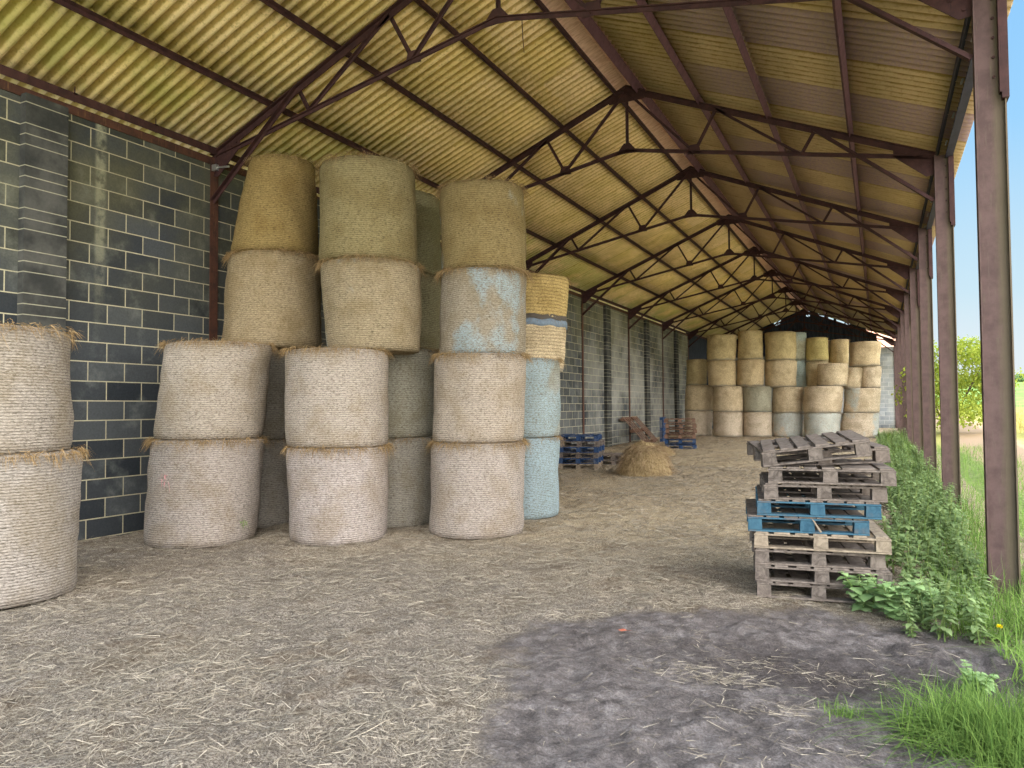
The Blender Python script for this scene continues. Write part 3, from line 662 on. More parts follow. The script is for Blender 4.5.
# far stack: (left, right, y) at base and top; column by column
G2 = 'round bales in the far stack'
T1 = (1.04, 1.0, .96); T2 = (1.0, .92, .62)
CY = (.74, .9, .88)
rows = [
 ('A1', (684, 712, 436), (685, 713, 411), None, 'bottom bale at the left end of the far stack, behind the brown pallets', T1, .1),
 ('B1', (713, 743, 437), (713, 743, 412), None, 'bottom bale, second from left in the far stack, pinkish with a grey band', T1, .12),
 ('C1', (743, 772, 437), (743, 772, 412), None, 'bottom bale, third from left in the far stack, brownish', T1, 0),
 ('D1', (772, 803, 437), (772, 804, 413), None, 'bottom bale of the far stack, fourth from left, with cyan net on its right', T1, .62),
 ('E1', (803, 839, 438), (804, 841, 413), None, 'bottom bale of the far stack with broad cyan band, fifth from left', T1, .75),
 ('F1', (841, 878, 438), (841, 879, 413), None, 'bottom bale at the right end of the far stack, tinted blue', T1, .66),
 ('A2', (685, 713, 412), (686, 713, 385), 'A1', 'second layer bale at the left end of the far stack', (1, .92, .74), 0),
 ('B2', (713, 743, 413), (713, 743, 386), 'B1', 'second layer bale of the far stack, second from left', (1, .92, .76), 0),
 ('C2', (743, 772, 413), (743, 772, 386), 'C1', 'dark grey green bale in the second layer of the far stack', (.66, .72, .68), .25),
 ('D2', (772, 803, 413), (773, 804, 387), 'D1', 'second layer bale of the far stack, fourth from left', (1, .93, .78), .1),
 ('E2', (803, 841, 414), (804, 844, 386), 'E1', 'wide pale bale in the second layer of the far stack, fifth from left', (1, .94, .84), .2),
 ('F2', (843, 880, 415), (845, 881, 388), 'F1', 'second layer bale at the right end of the far stack', (1, .94, .84), .35),
 ('A3', (686, 707, 386), (687, 707, 359), 'A2', 'small shaded bale in the third layer, left end of the far stack', (.86, .8, .54), 0),
 ('B3', (708, 736, 387), (707, 736, 360), 'B2', 'third layer bale, second from left in the far stack', (1, .9, .66), 0),
 ('C3', (736, 764, 387), (737, 765, 359), 'C2', 'third layer bale of the far stack with brown knots, third from left', (1, .9, .68), 0),
 ('D3', (765, 796, 387), (765, 797, 360), 'D2', 'third layer bale with dark mottled foot, middle of the far stack', (1, .92, .72), 0),
 ('E3', (817, 847, 387), (818, 849, 363), 'E2', 'third layer bale of the far stack with a dark left flank', (1, .93, .78), .1),
 ('F3', (861, 881, 389), (860, 881, 366), 'F2', 'third layer bale at the right end of the far stack', (1, .94, .84), .15),
 ('B4', (707, 736, 361), (707, 736, 334), 'B3', 'topmost golden bale at the left end of the far stack', T2, 0),
 ('C4', (738, 763, 360), (738, 763, 330), 'C3', 'tallest narrow top bale, second in the top layer of the far stack', T2, 0),
 ('D4', (765, 796, 361), (765, 796, 331), 'D3', 'broad golden top bale, third in the top layer of the far stack', (1, .92, .6), 0),
 ('F4', (849, 880, 367), (849, 881, 341), 'F3', 'broad tan top bale at the right end of the far stack', (1, .9, .7), 0)]
for key, bo, to, on, lab, col, net in rows:
    bale(key, bo, to, on=on, d=None if on is None else BALES[on]['d'] + .02, ybase=(bo[2] if on is None else None), label=lab, col=tuple(c * .97 for c in col), net=net, group=G2, mat='bale_far', seg=40, hay=60)
dE = BALES['D1']['d']
for key, bo, to, dd, zb, lab, col, net in [
 ('H3', (781, 806, 387), (781, 806, 360), 1.1, None, 'pale cyan bale in the third layer, half behind the middle of the far stack', CY, .8),
 ('H4', (781, 806, 360), (781, 806, 332), 1.1, None, 'pale cyan top bale half behind the broad golden one', (.8, .9, .8), .7),
 ('I3', (806, 829, 387), (806, 829, 361), 1.0, None, 'tan bale in the third layer between the pale cyan one and the dark-flanked one', (1, .94, .74), 0),
 ('I4', (806, 829, 362), (806, 828, 337), 1.0, None, 'yellow top bale right beside the pale cyan one in the far stack', (1, .95, .5), 0),
 ('J4', (818, 833, 363), (818, 832, 340), 1.8, None, 'small top bale of the far stack, left of the one against the dark gable', (1, .92, .7), 0),
 ('K4', (829, 848, 364), (831, 849, 339), 1.5, None, 'top bale of the far stack against the dark gable, second from right', (1, .9, .64), 0)]:
    base = {'H3': 'D2', 'H4': 'H3', 'I3': 'E2', 'I4': 'I3', 'J4': 'E3', 'K4': 'E3'}[key]
    bale(key, bo, to, d=dE + dd, zb=BALES[base]['zt'], label=lab, col=col, net=net, group=G2, mat='bale_far', seg=40, hay=50)
# the small bale tipped over between two others
g = bale('T3', (843, 861, 389), (848, 864, 367), d=BALES['F1']['d'] - .05, zb=BALES['F2']['zt'] - .02, label='small tilted bale wedged in the third layer at the right of the far stack', col=(1, .94, .8), net=0, group=G2, mat='bale_far', seg=40, hay=40)

# ------------------------------------------------------------------ pallets
def pallet(mat, wide=1.0, deep=1.2, ndeck=6, seed=0, deckmat=None, name='wooden_pallet'):
    rg = random.Random(seed); t = empty(name); deckmat = deckmat or mat
    x0 = -wide / 2
    def board(nm, x, y, z, w, l, h, along, m):
        j = rg.uniform(-.004, .004); b = MB()
        sx, sy = (l, w) if along == 'x' else (w, l); e = .003
        # boards with softened long edges
        prof = [(-sx / 2, -sy / 2), (sx / 2, -sy / 2), (sx / 2, sy / 2), (-sx / 2, sy / 2)]
        b.add([(px, py, -h / 2 + e) for px, py in prof] + [(px * (1 - 2 * e / sx), py * (1 - 2 * e / sy), h / 2) for px, py in prof] + [(px * (1 - 2 * e / sx), py * (1 - 2 * e / sy), -h / 2) for px, py in prof],
              [(0, 1, 5, 4), (1, 2, 6, 5), (2, 3, 7, 6), (3, 0, 4, 7), (4, 5, 6, 7), (1, 0, 8, 9), (2, 1, 9, 10), (3, 2, 10, 11), (0, 3, 11, 8), (11, 10, 9, 8)])
        o = obj(nm, b, m, t, (x, y, z)); o.rotation_euler = (0, 0, j); return o
    ysr = (.05, deep / 2, deep - .05)
    for y in ysr:
        board('bottom_board', 0, y, .007, .1, wide, .014, 'x', mat)
        for x in (x0 + .054, 0, -x0 - .054): board('block', x, y, .014 + .042, .1, .105, .084, 'x', mat)
        board('stringer_board', 0, y, .098 + .007, .1, wide, .014, 'x', mat)
    for i in range(ndeck):
        x = x0 + .06 + (wide - .12) * i / (ndeck - 1) + rg.uniform(-.012, .012) * (0 < i < ndeck - 1)
        board('deck_board', x, deep / 2, .112 + .0075, rg.choice((.095, .1, .12)), deep - rg.uniform(0, .01), .015, 'y', deckmat)
    return t
G3 = 'pallets in the near stack'
def front(pxl, pxr, ybot, d):
    """front-left corner and width at camera distance like the stack's"""
    return pxl, pxr
base_l = ground_hit(757, 597)
# (left px, right px, front base px y at left, yaw, tilt x, tilt y, material, label)
near = [
 (757, 884, 597, 10, 0, 0, 'wood', 'grey pallet at the very bottom of the near stack, on the mud'),
 (755, 893, 580, 9, 0, 0, 'wood', 'grey slatted pallet second from the bottom of the near stack'),
 (755, 886, 562, 11, 0, 0, 'wood', 'grey pallet third from the bottom of the near stack'),
 (754, 892, 545, 8, 0, 0, 'wood_pale', 'pale pallet below the blue ones, its deck sticking out at the right'),
 (748, 870, 531.5, 10, 0, 0, 'wood_blue', 'lower of two blue pallets in the near stack, shifted left, with a broken splinter'),
 (757, 882, 516, 9, 0, 0, 'wood_blue', 'upper of two blue pallets in the near stack'),
 (764, 888, 499, 10, 0, 0, 'wood', 'grey pallet resting on the upper blue pallet'),
 (768, 897, 482, 7, 0, 0, 'wood', 'grey pallet third from the top of the near stack'),
 (752, 884, 470, 15, 2, -3, 'wood', 'skewed grey pallet second from the top of the near stack'),
 (763, 873, 457, 9, 2.2, -7.5, 'wood', 'tilted grey pallet on the very top of the near stack')]
zc = base_l.z; dist = math.hypot(base_l.x, base_l.y)
for i, (pl, pr, yb, yaw, tx, ty, mat, lab) in enumerate(near):
    # plan position of the front-left corner: same distance as the stack's corner
    dl = ray(pl, yb); k = dist / math.hypot(dl.x, dl.y); L = Vector((dl.x * k, dl.y * k, 0)); a = math.radians(yaw)
    z = EYE + dl.z * k
    # width so that the right corner lands on pr
    u = Vector((math.cos(a), math.sin(a), 0)); dr = ray(pr, yb); w = (L.y * dr.x - L.x * dr.y) / (u.x * dr.y - u.y * dr.x)
    t = pallet(mat, w, 1.0 + .05 * (i % 3), 7 if i < 8 else 6, i + 3, 'wood' if mat == 'wood_blue' else None)
    c = L + u * (w / 2); 
    if i == 0: z0 = z
    zs = z0 + .1265 * i
    if i == 8: zs += .0; c = c + Vector((-u.y, u.x, 0)) * .18 + u * .1
    if i == 9: zs = z0 + .1265 * 8 + .045
    t.location = (c.x, c.y, zs); t.rotation_euler = (math.radians(tx), math.radians(ty), a)
    tag(t, lab, 'pallet', G3)
    if i == 4:
        sp = MB().add([(.03, -.012, .115), (.05, -.014, .1), (.1, -.03, .02), (.085, -.034, .015), (.03, -.004, .115), (.05, -.006, .1), (.1, -.022, .02), (.085, -.026, .015)], [(0, 1, 2, 3), (7, 6, 5, 4), (0, 4, 5, 1), (1, 5, 6, 2), (2, 6, 7, 3), (3, 7, 4, 0)])
        obj('splinter', sp, 'wood_pale', t)['label'] = 'pale broken splinter'
# far stacks
def stack(px, py, yaw, w, deep, mats, grp, labs, ph=.128, scale=1.0):
    g = ground_hit(px, py); protos = {}; z = g.z
    for i, m in enumerate(mats):
        if m not in protos: t = protos[m] = pallet(m, w, deep, 6, 40 + i)
        else: t = copy_tree(protos[m])
        t.location = (g.x + random.uniform(-.03, .03), g.y + random.uniform(-.03, .03), z); t.rotation_euler = (0, 0, math.radians(yaw + random.uniform(-2, 2)))
        z += ph; tag(t, labs[i], 'pallet', grp)
stack(579, 469.5, 14, .92, 1.1, ['wood_pale', 'wood_navy', 'wood', 'wood_navy', 'wood', 'wood_navy'], 'pallets in the blue stack by the wall',
      ['%s pallet of the blue and grey stack against the left wall' % s for s in ('pale bottom', 'blue second', 'grey third', 'blue fourth', 'grey fifth', 'blue topmost')])
stack(681, 449, 14, .95, 1.0, ['wood_navy', 'wood_navy', 'wood_brown', 'wood_brown', 'wood_brown', 'wood_brown'], 'pallets in the brown and blue stack',
      ['%s pallet of the brown and blue stack before the far bales' % s for s in ('blue bottom', 'blue second', 'brown third', 'brown fourth', 'brown fifth', 'brown topmost')], .162)
stack(613, 465.5, 10, .8, .9, ['wood', 'wood'], 'low dark pallets beside the hay heap', ['lower grey pallet lying between the blue stack and the hay heap', 'upper grey pallet lying between the blue stack and the hay heap'])
g1 = ground_hit(640, 447)
for j, (y, lab, rz) in enumerate(((24.3, 'brown pallet leaning on the block wall behind the hay heap, left of two', 0), (25.15, 'brown pallet leaning on the block wall behind the hay heap, right of two', 4))):
    t = pallet('wood_brown', .8, 1.15, 4, 70 + j); t.location = (XL + .84 + .05 * j, y, float(gz(-7.3, y)) + .0)
    t.rotation_euler = (math.radians(48), 0, math.radians(90 + rz)); tag(t, lab, 'pallet', 'leaning pallets')
t = pallet('wood_navy', .88, .7, 5, 75); t.location = (-7.05, 25.6, float(gz(-7.0, 25.6)) + .45); t.rotation_euler = (0, math.radians(90), math.radians(8))
tag(t, 'dark blue pallet stood on edge between the leaning pallets and the brown stack', 'pallet')

# ------------------------------------------------------------------ hay heap, loose straw
def heap(px, py, rx, ry, h, n, label, seed):
    g = ground_hit(px, py); rg = np.random.default_rng(seed)
    xs = np.linspace(-1, 1, 41); X, Y = np.meshgrid(xs, xs); R = np.sqrt(X * X + Y * Y)
    Z = h * np.clip(1 - R ** 3.6, -.1, 1) * (1 + .25 * fbm(X * 2, Y * 2, seed)) + .03 * fbm(X * 8, Y * 8, seed) - .02
    V = np.stack([X.ravel() * rx, Y.ravel() * ry, Z.ravel()], 1); i = (np.arange(40)[:, None] * 41 + np.arange(40)[None, :]).ravel()
    o = obj('hay_heap', quads_mesh('hay_heap', V, np.stack([i, i + 1, i + 42, i + 41], 1), True), 'hay_core', None, (g.x, g.y + ry, g.z))
    tag(o, label, 'hay')
    a = rg.uniform(0, 2 * PI, n); r = np.sqrt(rg.random(n)); x, y = r * np.cos(a), r * np.sin(a); z = h * np.clip(1 - r ** 3.6, 0, 1)
    P = np.stack([x * rx, y * ry, z], 1); D = np.stack([np.cos(a) * .6 + rg.normal(0, .5, n), np.sin(a) * .6 + rg.normal(0, .5, n), rg.normal(.0, .45, n)], 1); D /= np.linalg.norm(D, axis=1)[:, None]
    V, Q = ribbons(P, D, rg.uniform(.08, .2, n), rg.uniform(.006, .012, n), rg.uniform(.2, .9, n), 3)
    s = obj('hay_strands', quads_mesh('hay_strands', V, Q), 'hay', o); return o
t = NT('hay_core', .95, .1); co = t.coord(); M['hay_core'] = t.out(t.ramp(t.noise(t.mapv(co, (4, 4, 1.2)), 9, 5, .75), [(.3, srgb(104, 84, 56)), (.55, srgb(176, 152, 110)), (.75, srgb(214, 190, 146))]), t.noise(t.mapv(co, (4, 4, 1)), 14, 5, .75), .9, .05)
heap(638, 477, .56, .5, .62, 3000, 'rounded heap of loose hay on the floor right of the blue pallet stack', 5)
heap(654, 455.5, .5, .4, .24, 900, 'low scatter of hay just behind the rounded heap', 6)

def straw_field():
    """stems strewn over the earth, thick near the camera, thin on the mud"""
    n = 330000
    u = RNG.random(n); y = .9 + 16 * u ** 1.7; x = RNG.uniform(-8, .75, n)
    m = mudmask(x, y); vis = (x > -8.0) & (np.abs(np.arctan2(x, y) + YAW) < .72); keep = vis & ((m < .4) | (RNG.random(n) < .05)) & (RNG.random(n) < np.clip(.62 + 1.1 * fbm(x * 1.5, y * 1.5, 70), .2, 1))
    x, y = x[keep], y[keep]; n = len(x); z = floor_z(x, y) + RNG.uniform(.001, .016, n)
    a = RNG.uniform(0, 2 * PI, n); D = np.stack([np.cos(a), np.sin(a), RNG.normal(.02, .16, n)], 1); D /= np.linalg.norm(D, axis=1)[:, None]
    W_ = RNG.uniform(.0015, .0034, n) * (1 + y / 7); L_ = RNG.uniform(.03, .13, n)
    # farther back only the bigger tangles still read
    m2 = 26000; y2 = RNG.uniform(8, 30, m2); x2 = RNG.uniform(-7.9, .2, m2); k2 = (vnoise(x2 * 1.2, y2 * .9, 91) + .5) > RNG.random(m2) * .9; x2, y2 = x2[k2], y2[k2]; m2 = len(x2)
    a2 = RNG.uniform(0, 2 * PI, m2); D2 = np.stack([np.cos(a2), np.sin(a2), RNG.normal(.1, .25, m2)], 1); D2 /= np.linalg.norm(D2, axis=1)[:, None]
    P_ = np.concatenate([np.stack([x, y, z], 1), np.stack([x2, y2, floor_z(x2, y2) + RNG.uniform(.0, .02, m2)], 1)]); D = np.concatenate([D, D2]); W_ = np.concatenate([W_, RNG.uniform(.006, .014, m2)]); L_ = np.concatenate([L_, RNG.uniform(.06, .2, m2)]); n = len(P_)
    V, Q = ribbons(P_, D, L_, W_, RNG.uniform(0, .15, n), 1)
    return tag(obj('loose_straw', quads_mesh('loose_straw', V, Q), 'straw'), 'loose straw strewn over the barn floor', 'straw', kind='stuff')
straw_field()
def wisps():
    Ps, Ds = [], []
    for px, py, sx, sy, n in ((760, 655, .16, .05, 90), (700, 668, .2, .07, 200), (720, 676, .2, .05, 160), (850, 672, .12, .05, 90), (770, 708, .14, .04, 150), (800, 665, .3, .05, 120), (690, 640, .2, .1, 60), (830, 748, .15, .06, 60), (900, 655, .12, .06, 60), (930, 735, .1, .08, 80), (620, 660, .5, .4, 60), (700, 740, .3, .2, 50)):
        g = ground_hit(px, py); ang = .35
        a, b = RNG.normal(0, sx, n), RNG.normal(0, sy, n); x = g.x + a * math.cos(ang) - b * math.sin(ang); y = g.y + a * math.sin(ang) + b * math.cos(ang)
        Ps.append(np.stack([x, y, floor_z(x, y) + RNG.uniform(.001, .012, n)], 1)); t = RNG.normal(ang, .7, n); d = np.stack([np.cos(t), np.sin(t), RNG.normal(.02, .12, n)], 1); Ds.append(d / np.linalg.norm(d, axis=1)[:, None])
    P, D = np.concatenate(Ps), np.concatenate(Ds); n = len(P)
    V, Q = ribbons(P, D, RNG.uniform(.03, .13, n), RNG.uniform(.002, .004, n), RNG.uniform(0, .15, n), 1)
    tag(obj('straw_wisps', quads_mesh('straw_wisps', V, Q), 'straw'), 'wisps of straw trodden into the dark mud', 'straw', kind='stuff')
wisps()
# dead leaf on the mud
g = ground_hit(618, 632); me = MB()
vs = [(0, 0, .012), (.03, .018, .02), (.07, .012, .012), (.1, 0, .02), (.07, -.016, .024), (.03, -.02, .012)]
tag(obj('dead_leaf', me.add(vs, [(0, 3, 2, 1), (0, 5, 4, 3)]), 'dead_leaf', None, (g.x, g.y, float(floor_z(g.x, g.y)))), 'small reddish dead leaf on the mud', 'leaf')

# ------------------------------------------------------------------ vegetation
def blades(X, Y, zf, hmin, hmax, w, lean=.35, nseg=4):
    n = len(X); P = np.stack([X, Y, zf(X, Y) - .01], 1); a = RNG.uniform(0, 2 * PI, n); l = np.abs(RNG.normal(0, lean, n))
    D = np.stack([np.cos(a) * l, np.sin(a) * l, np.ones(n)], 1); D /= np.linalg.norm(D, axis=1)[:, None]
    L = RNG.uniform(hmin, hmax, n); side = np.stack([-np.sin(a), np.cos(a), np.zeros(n)], 1); V = []
    for s in range(nseg + 1):
        u = s / nseg; c = P + D * (L * u)[:, None]; bend = (L * l * 1.3 * u ** 2.2)
        c[:, 0] += np.cos(a) * bend; c[:, 1] += np.sin(a) * bend; c[:, 2] -= bend * .55 * u
        ww = (w * (1 - u ** 1.6 * .92) / 2) * np.ones(n); V += [c - side * ww[:, None], c + side * ww[:, None]]
    V = np.stack(V, 1).reshape(-1, 3); k = 2 * (nseg + 1); base = np.arange(n)[:, None] * k
    return V, np.concatenate([base + np.array([[2 * s, 2 * s + 1, 2 * s + 3, 2 * s + 2]]) for s in range(nseg)])
def clump(name, label, pts, mat, hmin, hmax, w, lean, zf=floor_z, cat='grass'):
    X = np.concatenate([RNG.normal(x, s, n) for x, y, s, n in pts]); Y = np.concatenate([RNG.normal(y, s, n) for x, y, s, n in pts])
    V, Q = blades(X, Y, zf, hmin, hmax, w, lean); return tag(obj(name, quads_mesh(name, V, Q, True), mat), label, cat, kind='stuff')
both = lambda x, y: np.where(x < 1.39, floor_z(np.minimum(x, 1.39), y), land_z(x, y))
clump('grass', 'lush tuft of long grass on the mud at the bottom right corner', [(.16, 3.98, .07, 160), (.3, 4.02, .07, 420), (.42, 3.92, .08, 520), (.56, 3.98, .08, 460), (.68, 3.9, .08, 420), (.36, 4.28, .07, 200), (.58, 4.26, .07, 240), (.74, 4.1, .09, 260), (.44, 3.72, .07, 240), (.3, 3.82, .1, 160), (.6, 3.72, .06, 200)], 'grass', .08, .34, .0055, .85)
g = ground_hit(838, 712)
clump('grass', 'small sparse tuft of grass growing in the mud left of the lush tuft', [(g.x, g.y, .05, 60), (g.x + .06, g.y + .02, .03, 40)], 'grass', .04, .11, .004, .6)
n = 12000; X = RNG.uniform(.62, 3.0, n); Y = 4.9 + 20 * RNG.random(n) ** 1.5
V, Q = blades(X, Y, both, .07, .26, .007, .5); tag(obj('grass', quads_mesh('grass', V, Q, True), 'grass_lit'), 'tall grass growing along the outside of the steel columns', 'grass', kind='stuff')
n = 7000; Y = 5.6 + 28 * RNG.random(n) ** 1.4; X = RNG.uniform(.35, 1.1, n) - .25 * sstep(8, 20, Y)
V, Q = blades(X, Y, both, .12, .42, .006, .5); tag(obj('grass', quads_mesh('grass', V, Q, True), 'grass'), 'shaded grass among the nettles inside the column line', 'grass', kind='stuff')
n = 9000; X = RNG.uniform(4.3, 14, n); Y = RNG.uniform(22, 40, n); V, Q = blades(X, Y, land_z, .3, .9, .02, .3)
tag(obj('dry_reeds', quads_mesh('dry_reeds', V, Q, True), 'reed'), 'pale dry reeds in the rough field beyond the track', 'reeds', kind='stuff')

def leaf(V, Fc, base, d, up, L, W):
    """folded leaf: 8 points, 6 faces"""
    d = d.normalized(); s = d.cross(up); s = s.normalized() if s.length > 1e-4 else Vector((1, 0, 0)); u = s.cross(d); n = len(V)
    mid = [base, base + d * L * .3 + u * L * .05, base + d * L * .65 + u * L * .04, base + d * L - u * L * .1]
    V += mid; V += [base + d * L * .28 + s * W / 2 + u * L * .1, base + d * L * .65 + s * W * .34 + u * L * .06, base + d * L * .28 - s * W / 2 + u * L * .1, base + d * L * .65 - s * W * .34 + u * L * .06]
    Fc += [(n, n + 4, n + 1), (n + 1, n + 4, n + 5, n + 2), (n + 2, n + 5, n + 3), (n, n + 1, n + 6), (n + 1, n + 2, n + 7, n + 6), (n + 2, n + 3, n + 7)]
def leafy(name, h, nst, nl, L, W, seed, mat, spread=.12):
    rg = random.Random(seed); t = empty(name); st = MB(); V, Fc = [], []
    for _ in range(nst):
        a = rg.uniform(0, 2 * PI); r = rg.uniform(.3, 1) * spread; hh = h * rg.uniform(.65, 1.0)
        p0 = Vector((rg.uniform(-.04, .04), rg.uniform(-.04, .04), -.02)); p1 = Vector((math.cos(a) * r * .5, math.sin(a) * r * .5, hh * .55)); p2 = Vector((math.cos(a) * r, math.sin(a) * r, hh))
        st.tube([p0, p1, p2], [.006, .005, .0025], 5)
        for k in range(nl):
            u = .12 + .88 * (k + .5) / nl; p = (p0.lerp(p1, u * 2) if u < .5 else p1.lerp(p2, u * 2 - 1)); aa = rg.uniform(0, PI)
            sc = (.55 + .7 * math.sin(PI * min(1, u * .9 + .1))) * rg.uniform(.75, 1.15)
            for q in (0, PI):
                d = Vector((math.cos(aa + q), math.sin(aa + q), rg.uniform(-.35, .35))); leaf(V, Fc, p, d, Vector((0, 0, 1)), L * sc, W * sc)
    obj('stem', st, 'stem', t); obj('foliage', mesh('foliage', V, Fc, True), mat, t); return t
protos = [leafy('nettle_plant', h, 4, 9, L, Wd, 100 + i, 'nettle', .16) for i, (h, L, Wd) in enumerate(((.5, .085, .05), (.42, .08, .05), (.36, .075, .046), (.55, .09, .055)))]
rg = random.Random(5); first = [True] * 4; pts = []
for _ in range(4000):
    y = 5.55 + 24 * rg.random() ** 2.0; lo = .02 if y < 7.6 else (.12 if y < 12 else -.05); x = rg.uniform(lo, .68 + (.0 if y < 9 else .1))
    if y < 6.15 and x > .55: continue
    if y < 7.45 and x < .12 + (.08 if y > 6 else 0): continue
    if all((x - a) ** 2 + (y - c) ** 2 > (.10 + .010 * y) ** 2 for a, c in pts): pts.append((x, y))
    if len(pts) >= 165: break
for i, (x, y) in enumerate(pts):
    k = i % 4
    o = protos[k] if first[k] else copy_tree(protos[k]); first[k] = False
    s = rg.uniform(.75, 1.1) * (1 - .25 * float(sstep(6.5, 5.4, y)))
    o.location = (x, y, float(floor_z(x, y)) - .01); o.rotation_euler = (0, 0, rg.uniform(0, 6.28)); o.scale = (s, s, s)
    tag(o, 'green nettle growing along the inside of the steel columns beside the pallets', 'plant', 'nettles along the column line')
cl = leafy('leafy_weed', .36, 8, 7, .088, .1, 222, 'dock', .22); g = ground_hit(868, 622)
for i, (px, py, s, lab) in enumerate(((866, 612, .92, 'broad-leaved weed with light round leaves in front of the pallet stack, leftmost'), (893, 620, .95, 'broad-leaved weed with light round leaves right of the pallet stack, middle of three'), (921, 622, .8, 'broad-leaved weed with light round leaves at the edge of the mud, rightmost of three'))):
    o = cl if i == 0 else copy_tree(cl); g = ground_hit(px, py); o.location = (g.x, g.y, float(floor_z(g.x, g.y)) - .01); o.rotation_euler = (0, 0, i * 2.1); o.scale = (s,) * 3
    tag(o, lab, 'plant', 'broad-leaved weeds at the edge of the mud')
o = copy_tree(cl); g = ground_hit(978, 690); o.location = (g.x, g.y, float(floor_z(g.x, g.y)) - .01); o.rotation_euler = (0, 0, 1); o.scale = (.55,) * 3
tag(o, 'small broad-leaved weed standing in the back of the lush grass tuft', 'plant'); del o['group']
# dandelion
g = ground_hit(1000, 642); z0 = float(floor_z(min(g.x, 1.38), g.y)); dn_ = empty('dandelion', (g.x, g.y, z0)); tag(dn_, 'yellow dandelion in bloom at the foot of the nearest column', 'flower')
obj('stem', MB().tube([(0, 0, -.02), (.005, 0, .05), (0, 0, .09)], [.003, .003, .003], 6), 'stem', dn_)
V, Fc = [], []
for k in range(46):
    a = k * 2.399; r = .35 + .65 * (k / 46); d = Vector((math.cos(a) * r, math.sin(a) * r, 1.1 - r)); leaf(V, Fc, Vector((0, 0, .09)), d, Vector((0, 0, 1)), .026, .008)
obj('flower_head', mesh('flower_head', V, Fc), 'petal', dn_)
V, Fc = [], []
for k in range(9): a = k * .7; leaf(V, Fc, Vector((0, 0, .005)), Vector((math.cos(a), math.sin(a), .3)), Vector((0, 0, 1)), .12, .03)
obj('leaf_rosette', mesh('leaf_rosette', V, Fc), 'grass', dn_)

def tree(name, x, y, h, w, n, mat, label, seed, leafs=.16, trunk=True, group=None):
    rg = np.random.default_rng(seed); rr = random.Random(seed); z = float(land_z(np.array(x), np.array(y))); t = empty(name, (x, y, z)); tag(t, label, 'tree' if trunk else 'hedge', group)
    b = MB(); tips = []
    for k in range(7):
        a = k * .9 + rr.random(); r = w * rr.uniform(.15, .38); hh = h * rr.uniform(.5, .85)
        p = [Vector((math.cos(a) * .06, math.sin(a) * .06, -.1)), Vector((math.cos(a) * r * .35, math.sin(a) * r * .35, hh * .45)), Vector((math.cos(a) * r, math.sin(a) * r, hh))]
        b.tube(p, [.05, .035, .012], 6); tips.append(p[2]); tips.append(p[1])
    obj('trunk', b, 'bark', t)
    cs = [(rr.gauss(0, w * .2), rr.gauss(0, w * .2), h * rr.uniform(.18, .86), rr.uniform(.16, .26)) for _ in range(26)]
    ci = rg.integers(0, len(cs), n); C_ = np.array(cs)[ci]; P = rg.normal(0, 1, (n, 3)); P /= np.linalg.norm(P, axis=1)[:, None]; P *= (rg.random(n) ** .35)[:, None]
    P = C_[:, :3] + P * (C_[:, 3] * np.array([w, w, h * .75])[:, None]).T.reshape(n, 3) if False else C_[:, :3] + P * C_[:, 3][:, None] * np.array([w, w, h * .75])
    P[:, 2] = np.clip(P[:, 2], .05, None)
    A = rg.normal(0, 1, (n, 3)); A /= np.linalg.norm(A, axis=1)[:, None]; B = np.cross(A, rg.normal(0, 1, (n, 3))); B /= np.linalg.norm(B, axis=1)[:, None]; L = rg.uniform(.5, 1, n)[:, None] * leafs
    V = np.stack([P, P + A * L * .5 + B * L * .3, P + A * L, P + A * L * .5 - B * L * .3], 1).reshape(-1, 3)
    obj('crown', quads_mesh('crown', V, np.arange(4 * n).reshape(-1, 4)), mat, t); return t
# the bush seen between the first two columns stands beyond the track; others in the hedge behind it
d = ray(950, 420); k = 30 / math.hypot(d.x, d.y)
tree('hawthorn_bush', d.x * k, d.y * k, 3.4, 3.4, 9000, 'tree', 'bright yellow green bush beyond the track, between the nearest two columns', 3, .15)
d = ray(909, 420); k = 88 / math.hypot(d.x, d.y)
tree('hawthorn_bush', d.x * k, d.y * k, 6.5, 6, 6000, 'tree', 'yellow green bush farther off, glimpsed between the more distant columns', 4, .34)
for i, px in enumerate((962, 982, 1002, 1022)):
    d = ray(px, 384); k = (250 + 30 * (i % 2)) / math.hypot(d.x, d.y)
    tree('hedgerow_tree', d.x * k, d.y * k, 2.4 + (i % 3) * .4, 6.5, 1800, 'hedge', ['pale distant hedgerow tree at the top of the field, just right of the bush', 'pale distant hedgerow tree behind the nearest column', 'pale distant hedgerow tree on the horizon behind the nearest column edge', 'pale distant hedgerow tree on the horizon at the right edge of the photo'][i], 20 + i, .9, True, 'trees on the horizon')
# building outside the gap at the far end
b = MB(); x0, x1, y0, y1 = -1.6, 1.5, 50, 58
bd = empty('outbuilding', ((x0 + x1) / 2, 54, .6)); tag(bd, 'low outbuilding with a peach coloured roof behind the gap at the far end', 'building')
cx = (x0 + x1) / 2
obj('wall', MB().box(x0 - cx, x1 - cx, -4, 4, -1, 4.2), 'render', bd)
obj('roof', MB().prism([(-4.3, 4.15), (4.3, 4.15), (0, 6.2)], (x0 - cx - .3, 0, 0), (x1 - cx + .3, 0, 0), Vector((0, 1, 0)), Vector((0, 0, 1))), 'tile', bd)

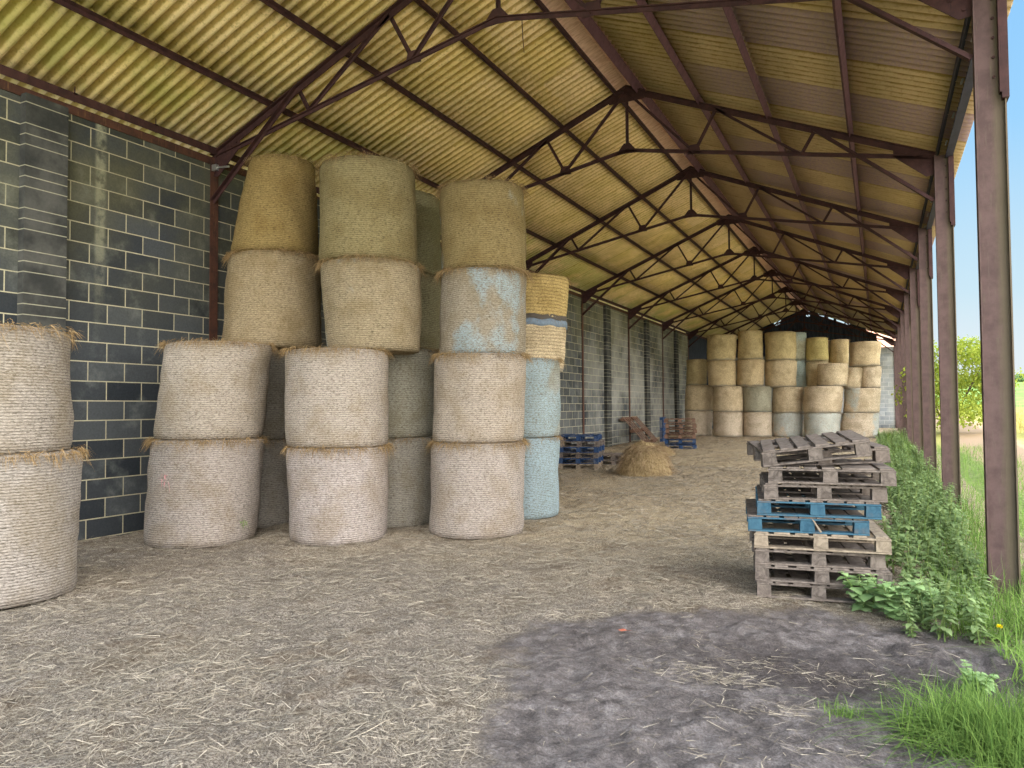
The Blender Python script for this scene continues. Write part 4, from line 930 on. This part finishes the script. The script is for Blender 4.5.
# ------------------------------------------------------------------ light and sky
w = bpy.data.worlds.new('sky'); S.world = w; w.use_nodes = True; nt = w.node_tree
for nd in list(nt.nodes): nt.nodes.remove(nd)
def wn(typ, **kw):
    nd = nt.nodes.new('ShaderNode' + typ)
    for k, v in kw.items():
        if k.startswith('_'): setattr(nd, k[1:], v)
        else:
            i = nd.inputs[int(k[1:]) if k[0] == 'i' and k[1:].isdigit() else k.replace('__', ' ')]
            if hasattr(v, 'is_output'): nt.links.new(v, i)
            else: i.default_value = v
    return nd
def wmap(x, a, b_, lo=0., hi=1.): return wn('MapRange', _interpolation_type='SMOOTHSTEP', Value=x, **{'From__Min': a, 'From__Max': b_, 'To__Min': lo, 'To__Max': hi}).outputs[0]
gen = wn('TexCoord').outputs['Generated']
z = wn('SeparateXYZ', Vector=gen).outputs[2]
rp = wn('ValToRGB', Fac=wmap(z, -.02, .75)); els = rp.color_ramp.elements
els[0].position = 0; els[0].color = srgb(236, 243, 246); els[1].position = 1; els[1].color = srgb(122, 190, 252)
e2 = els.new(.1); e2.color = srgb(206, 234, 248); e3 = els.new(.4); e3.color = srgb(160, 214, 255)
dt = wn('VectorMath', _operation='DOT_PRODUCT', i0=gen, i1=Vector((.86, -.48, .16)).normalized()).outputs['Value']
glow = wmap(dt, -.1, .75)            # unseen sky on the open side and behind the viewer, brightened as added fill
mx = wn('Mix', _data_type='RGBA'); nt.links.new(glow, mx.inputs[0]); nt.links.new(rp.outputs[0], mx.inputs[6]); mx.inputs[7].default_value = (.96, .98, 1.0, 1)
SKY_HI = 6.0
st = wn('Math', _operation='MULTIPLY_ADD', i0=glow, i1=SKY_HI, i2=1.0).outputs[0]
bg = wn('Background', Color=mx.outputs[2], Strength=st); ow = wn('OutputWorld'); nt.links.new(bg.outputs[0], ow.inputs[0])
sun = bpy.data.lights.new('sun', 'SUN'); sun.energy = 4.2; sun.angle = .01; sun.color = (1, .95, .86)
so = bpy.data.objects.new('sun', sun); C.objects.link(so)
sd = Vector((-.46, .12, .88)).normalized(); so.rotation_euler = sd.to_track_quat('Z', 'Y').to_euler(); so.location = (-20, 10, 30)

# ------------------------------------------------------------------ camera
cd = bpy.data.cameras.new('camera'); cam = bpy.data.objects.new('camera', cd); C.objects.link(cam); S.camera = cam
cd.sensor_fit = 'HORIZONTAL'; cd.sensor_width = 36; cd.lens = F * 36 / 1024; cd.clip_start = .05; cd.clip_end = 2000
fwd = ray(512, 384).normalized(); up_ = (ray(512, 284) - ray(512, 484)); rt = fwd.cross(up_).normalized(); up_ = rt.cross(fwd)
cam.matrix_world = Matrix(((rt.x, up_.x, -fwd.x, 0), (rt.y, up_.y, -fwd.y, 0), (rt.z, up_.z, -fwd.z, EYE), (0, 0, 0, 1)))
vs_ = S.view_settings; vs_.view_transform = 'Standard'; vs_.look = 'None'; vs_.gamma = 1; vs_.exposure = 0.0; vs_.use_curve_mapping = False
S.cycles.use_denoising = True; S.cycles.max_bounces = 8; S.cycles.diffuse_bounces = 6
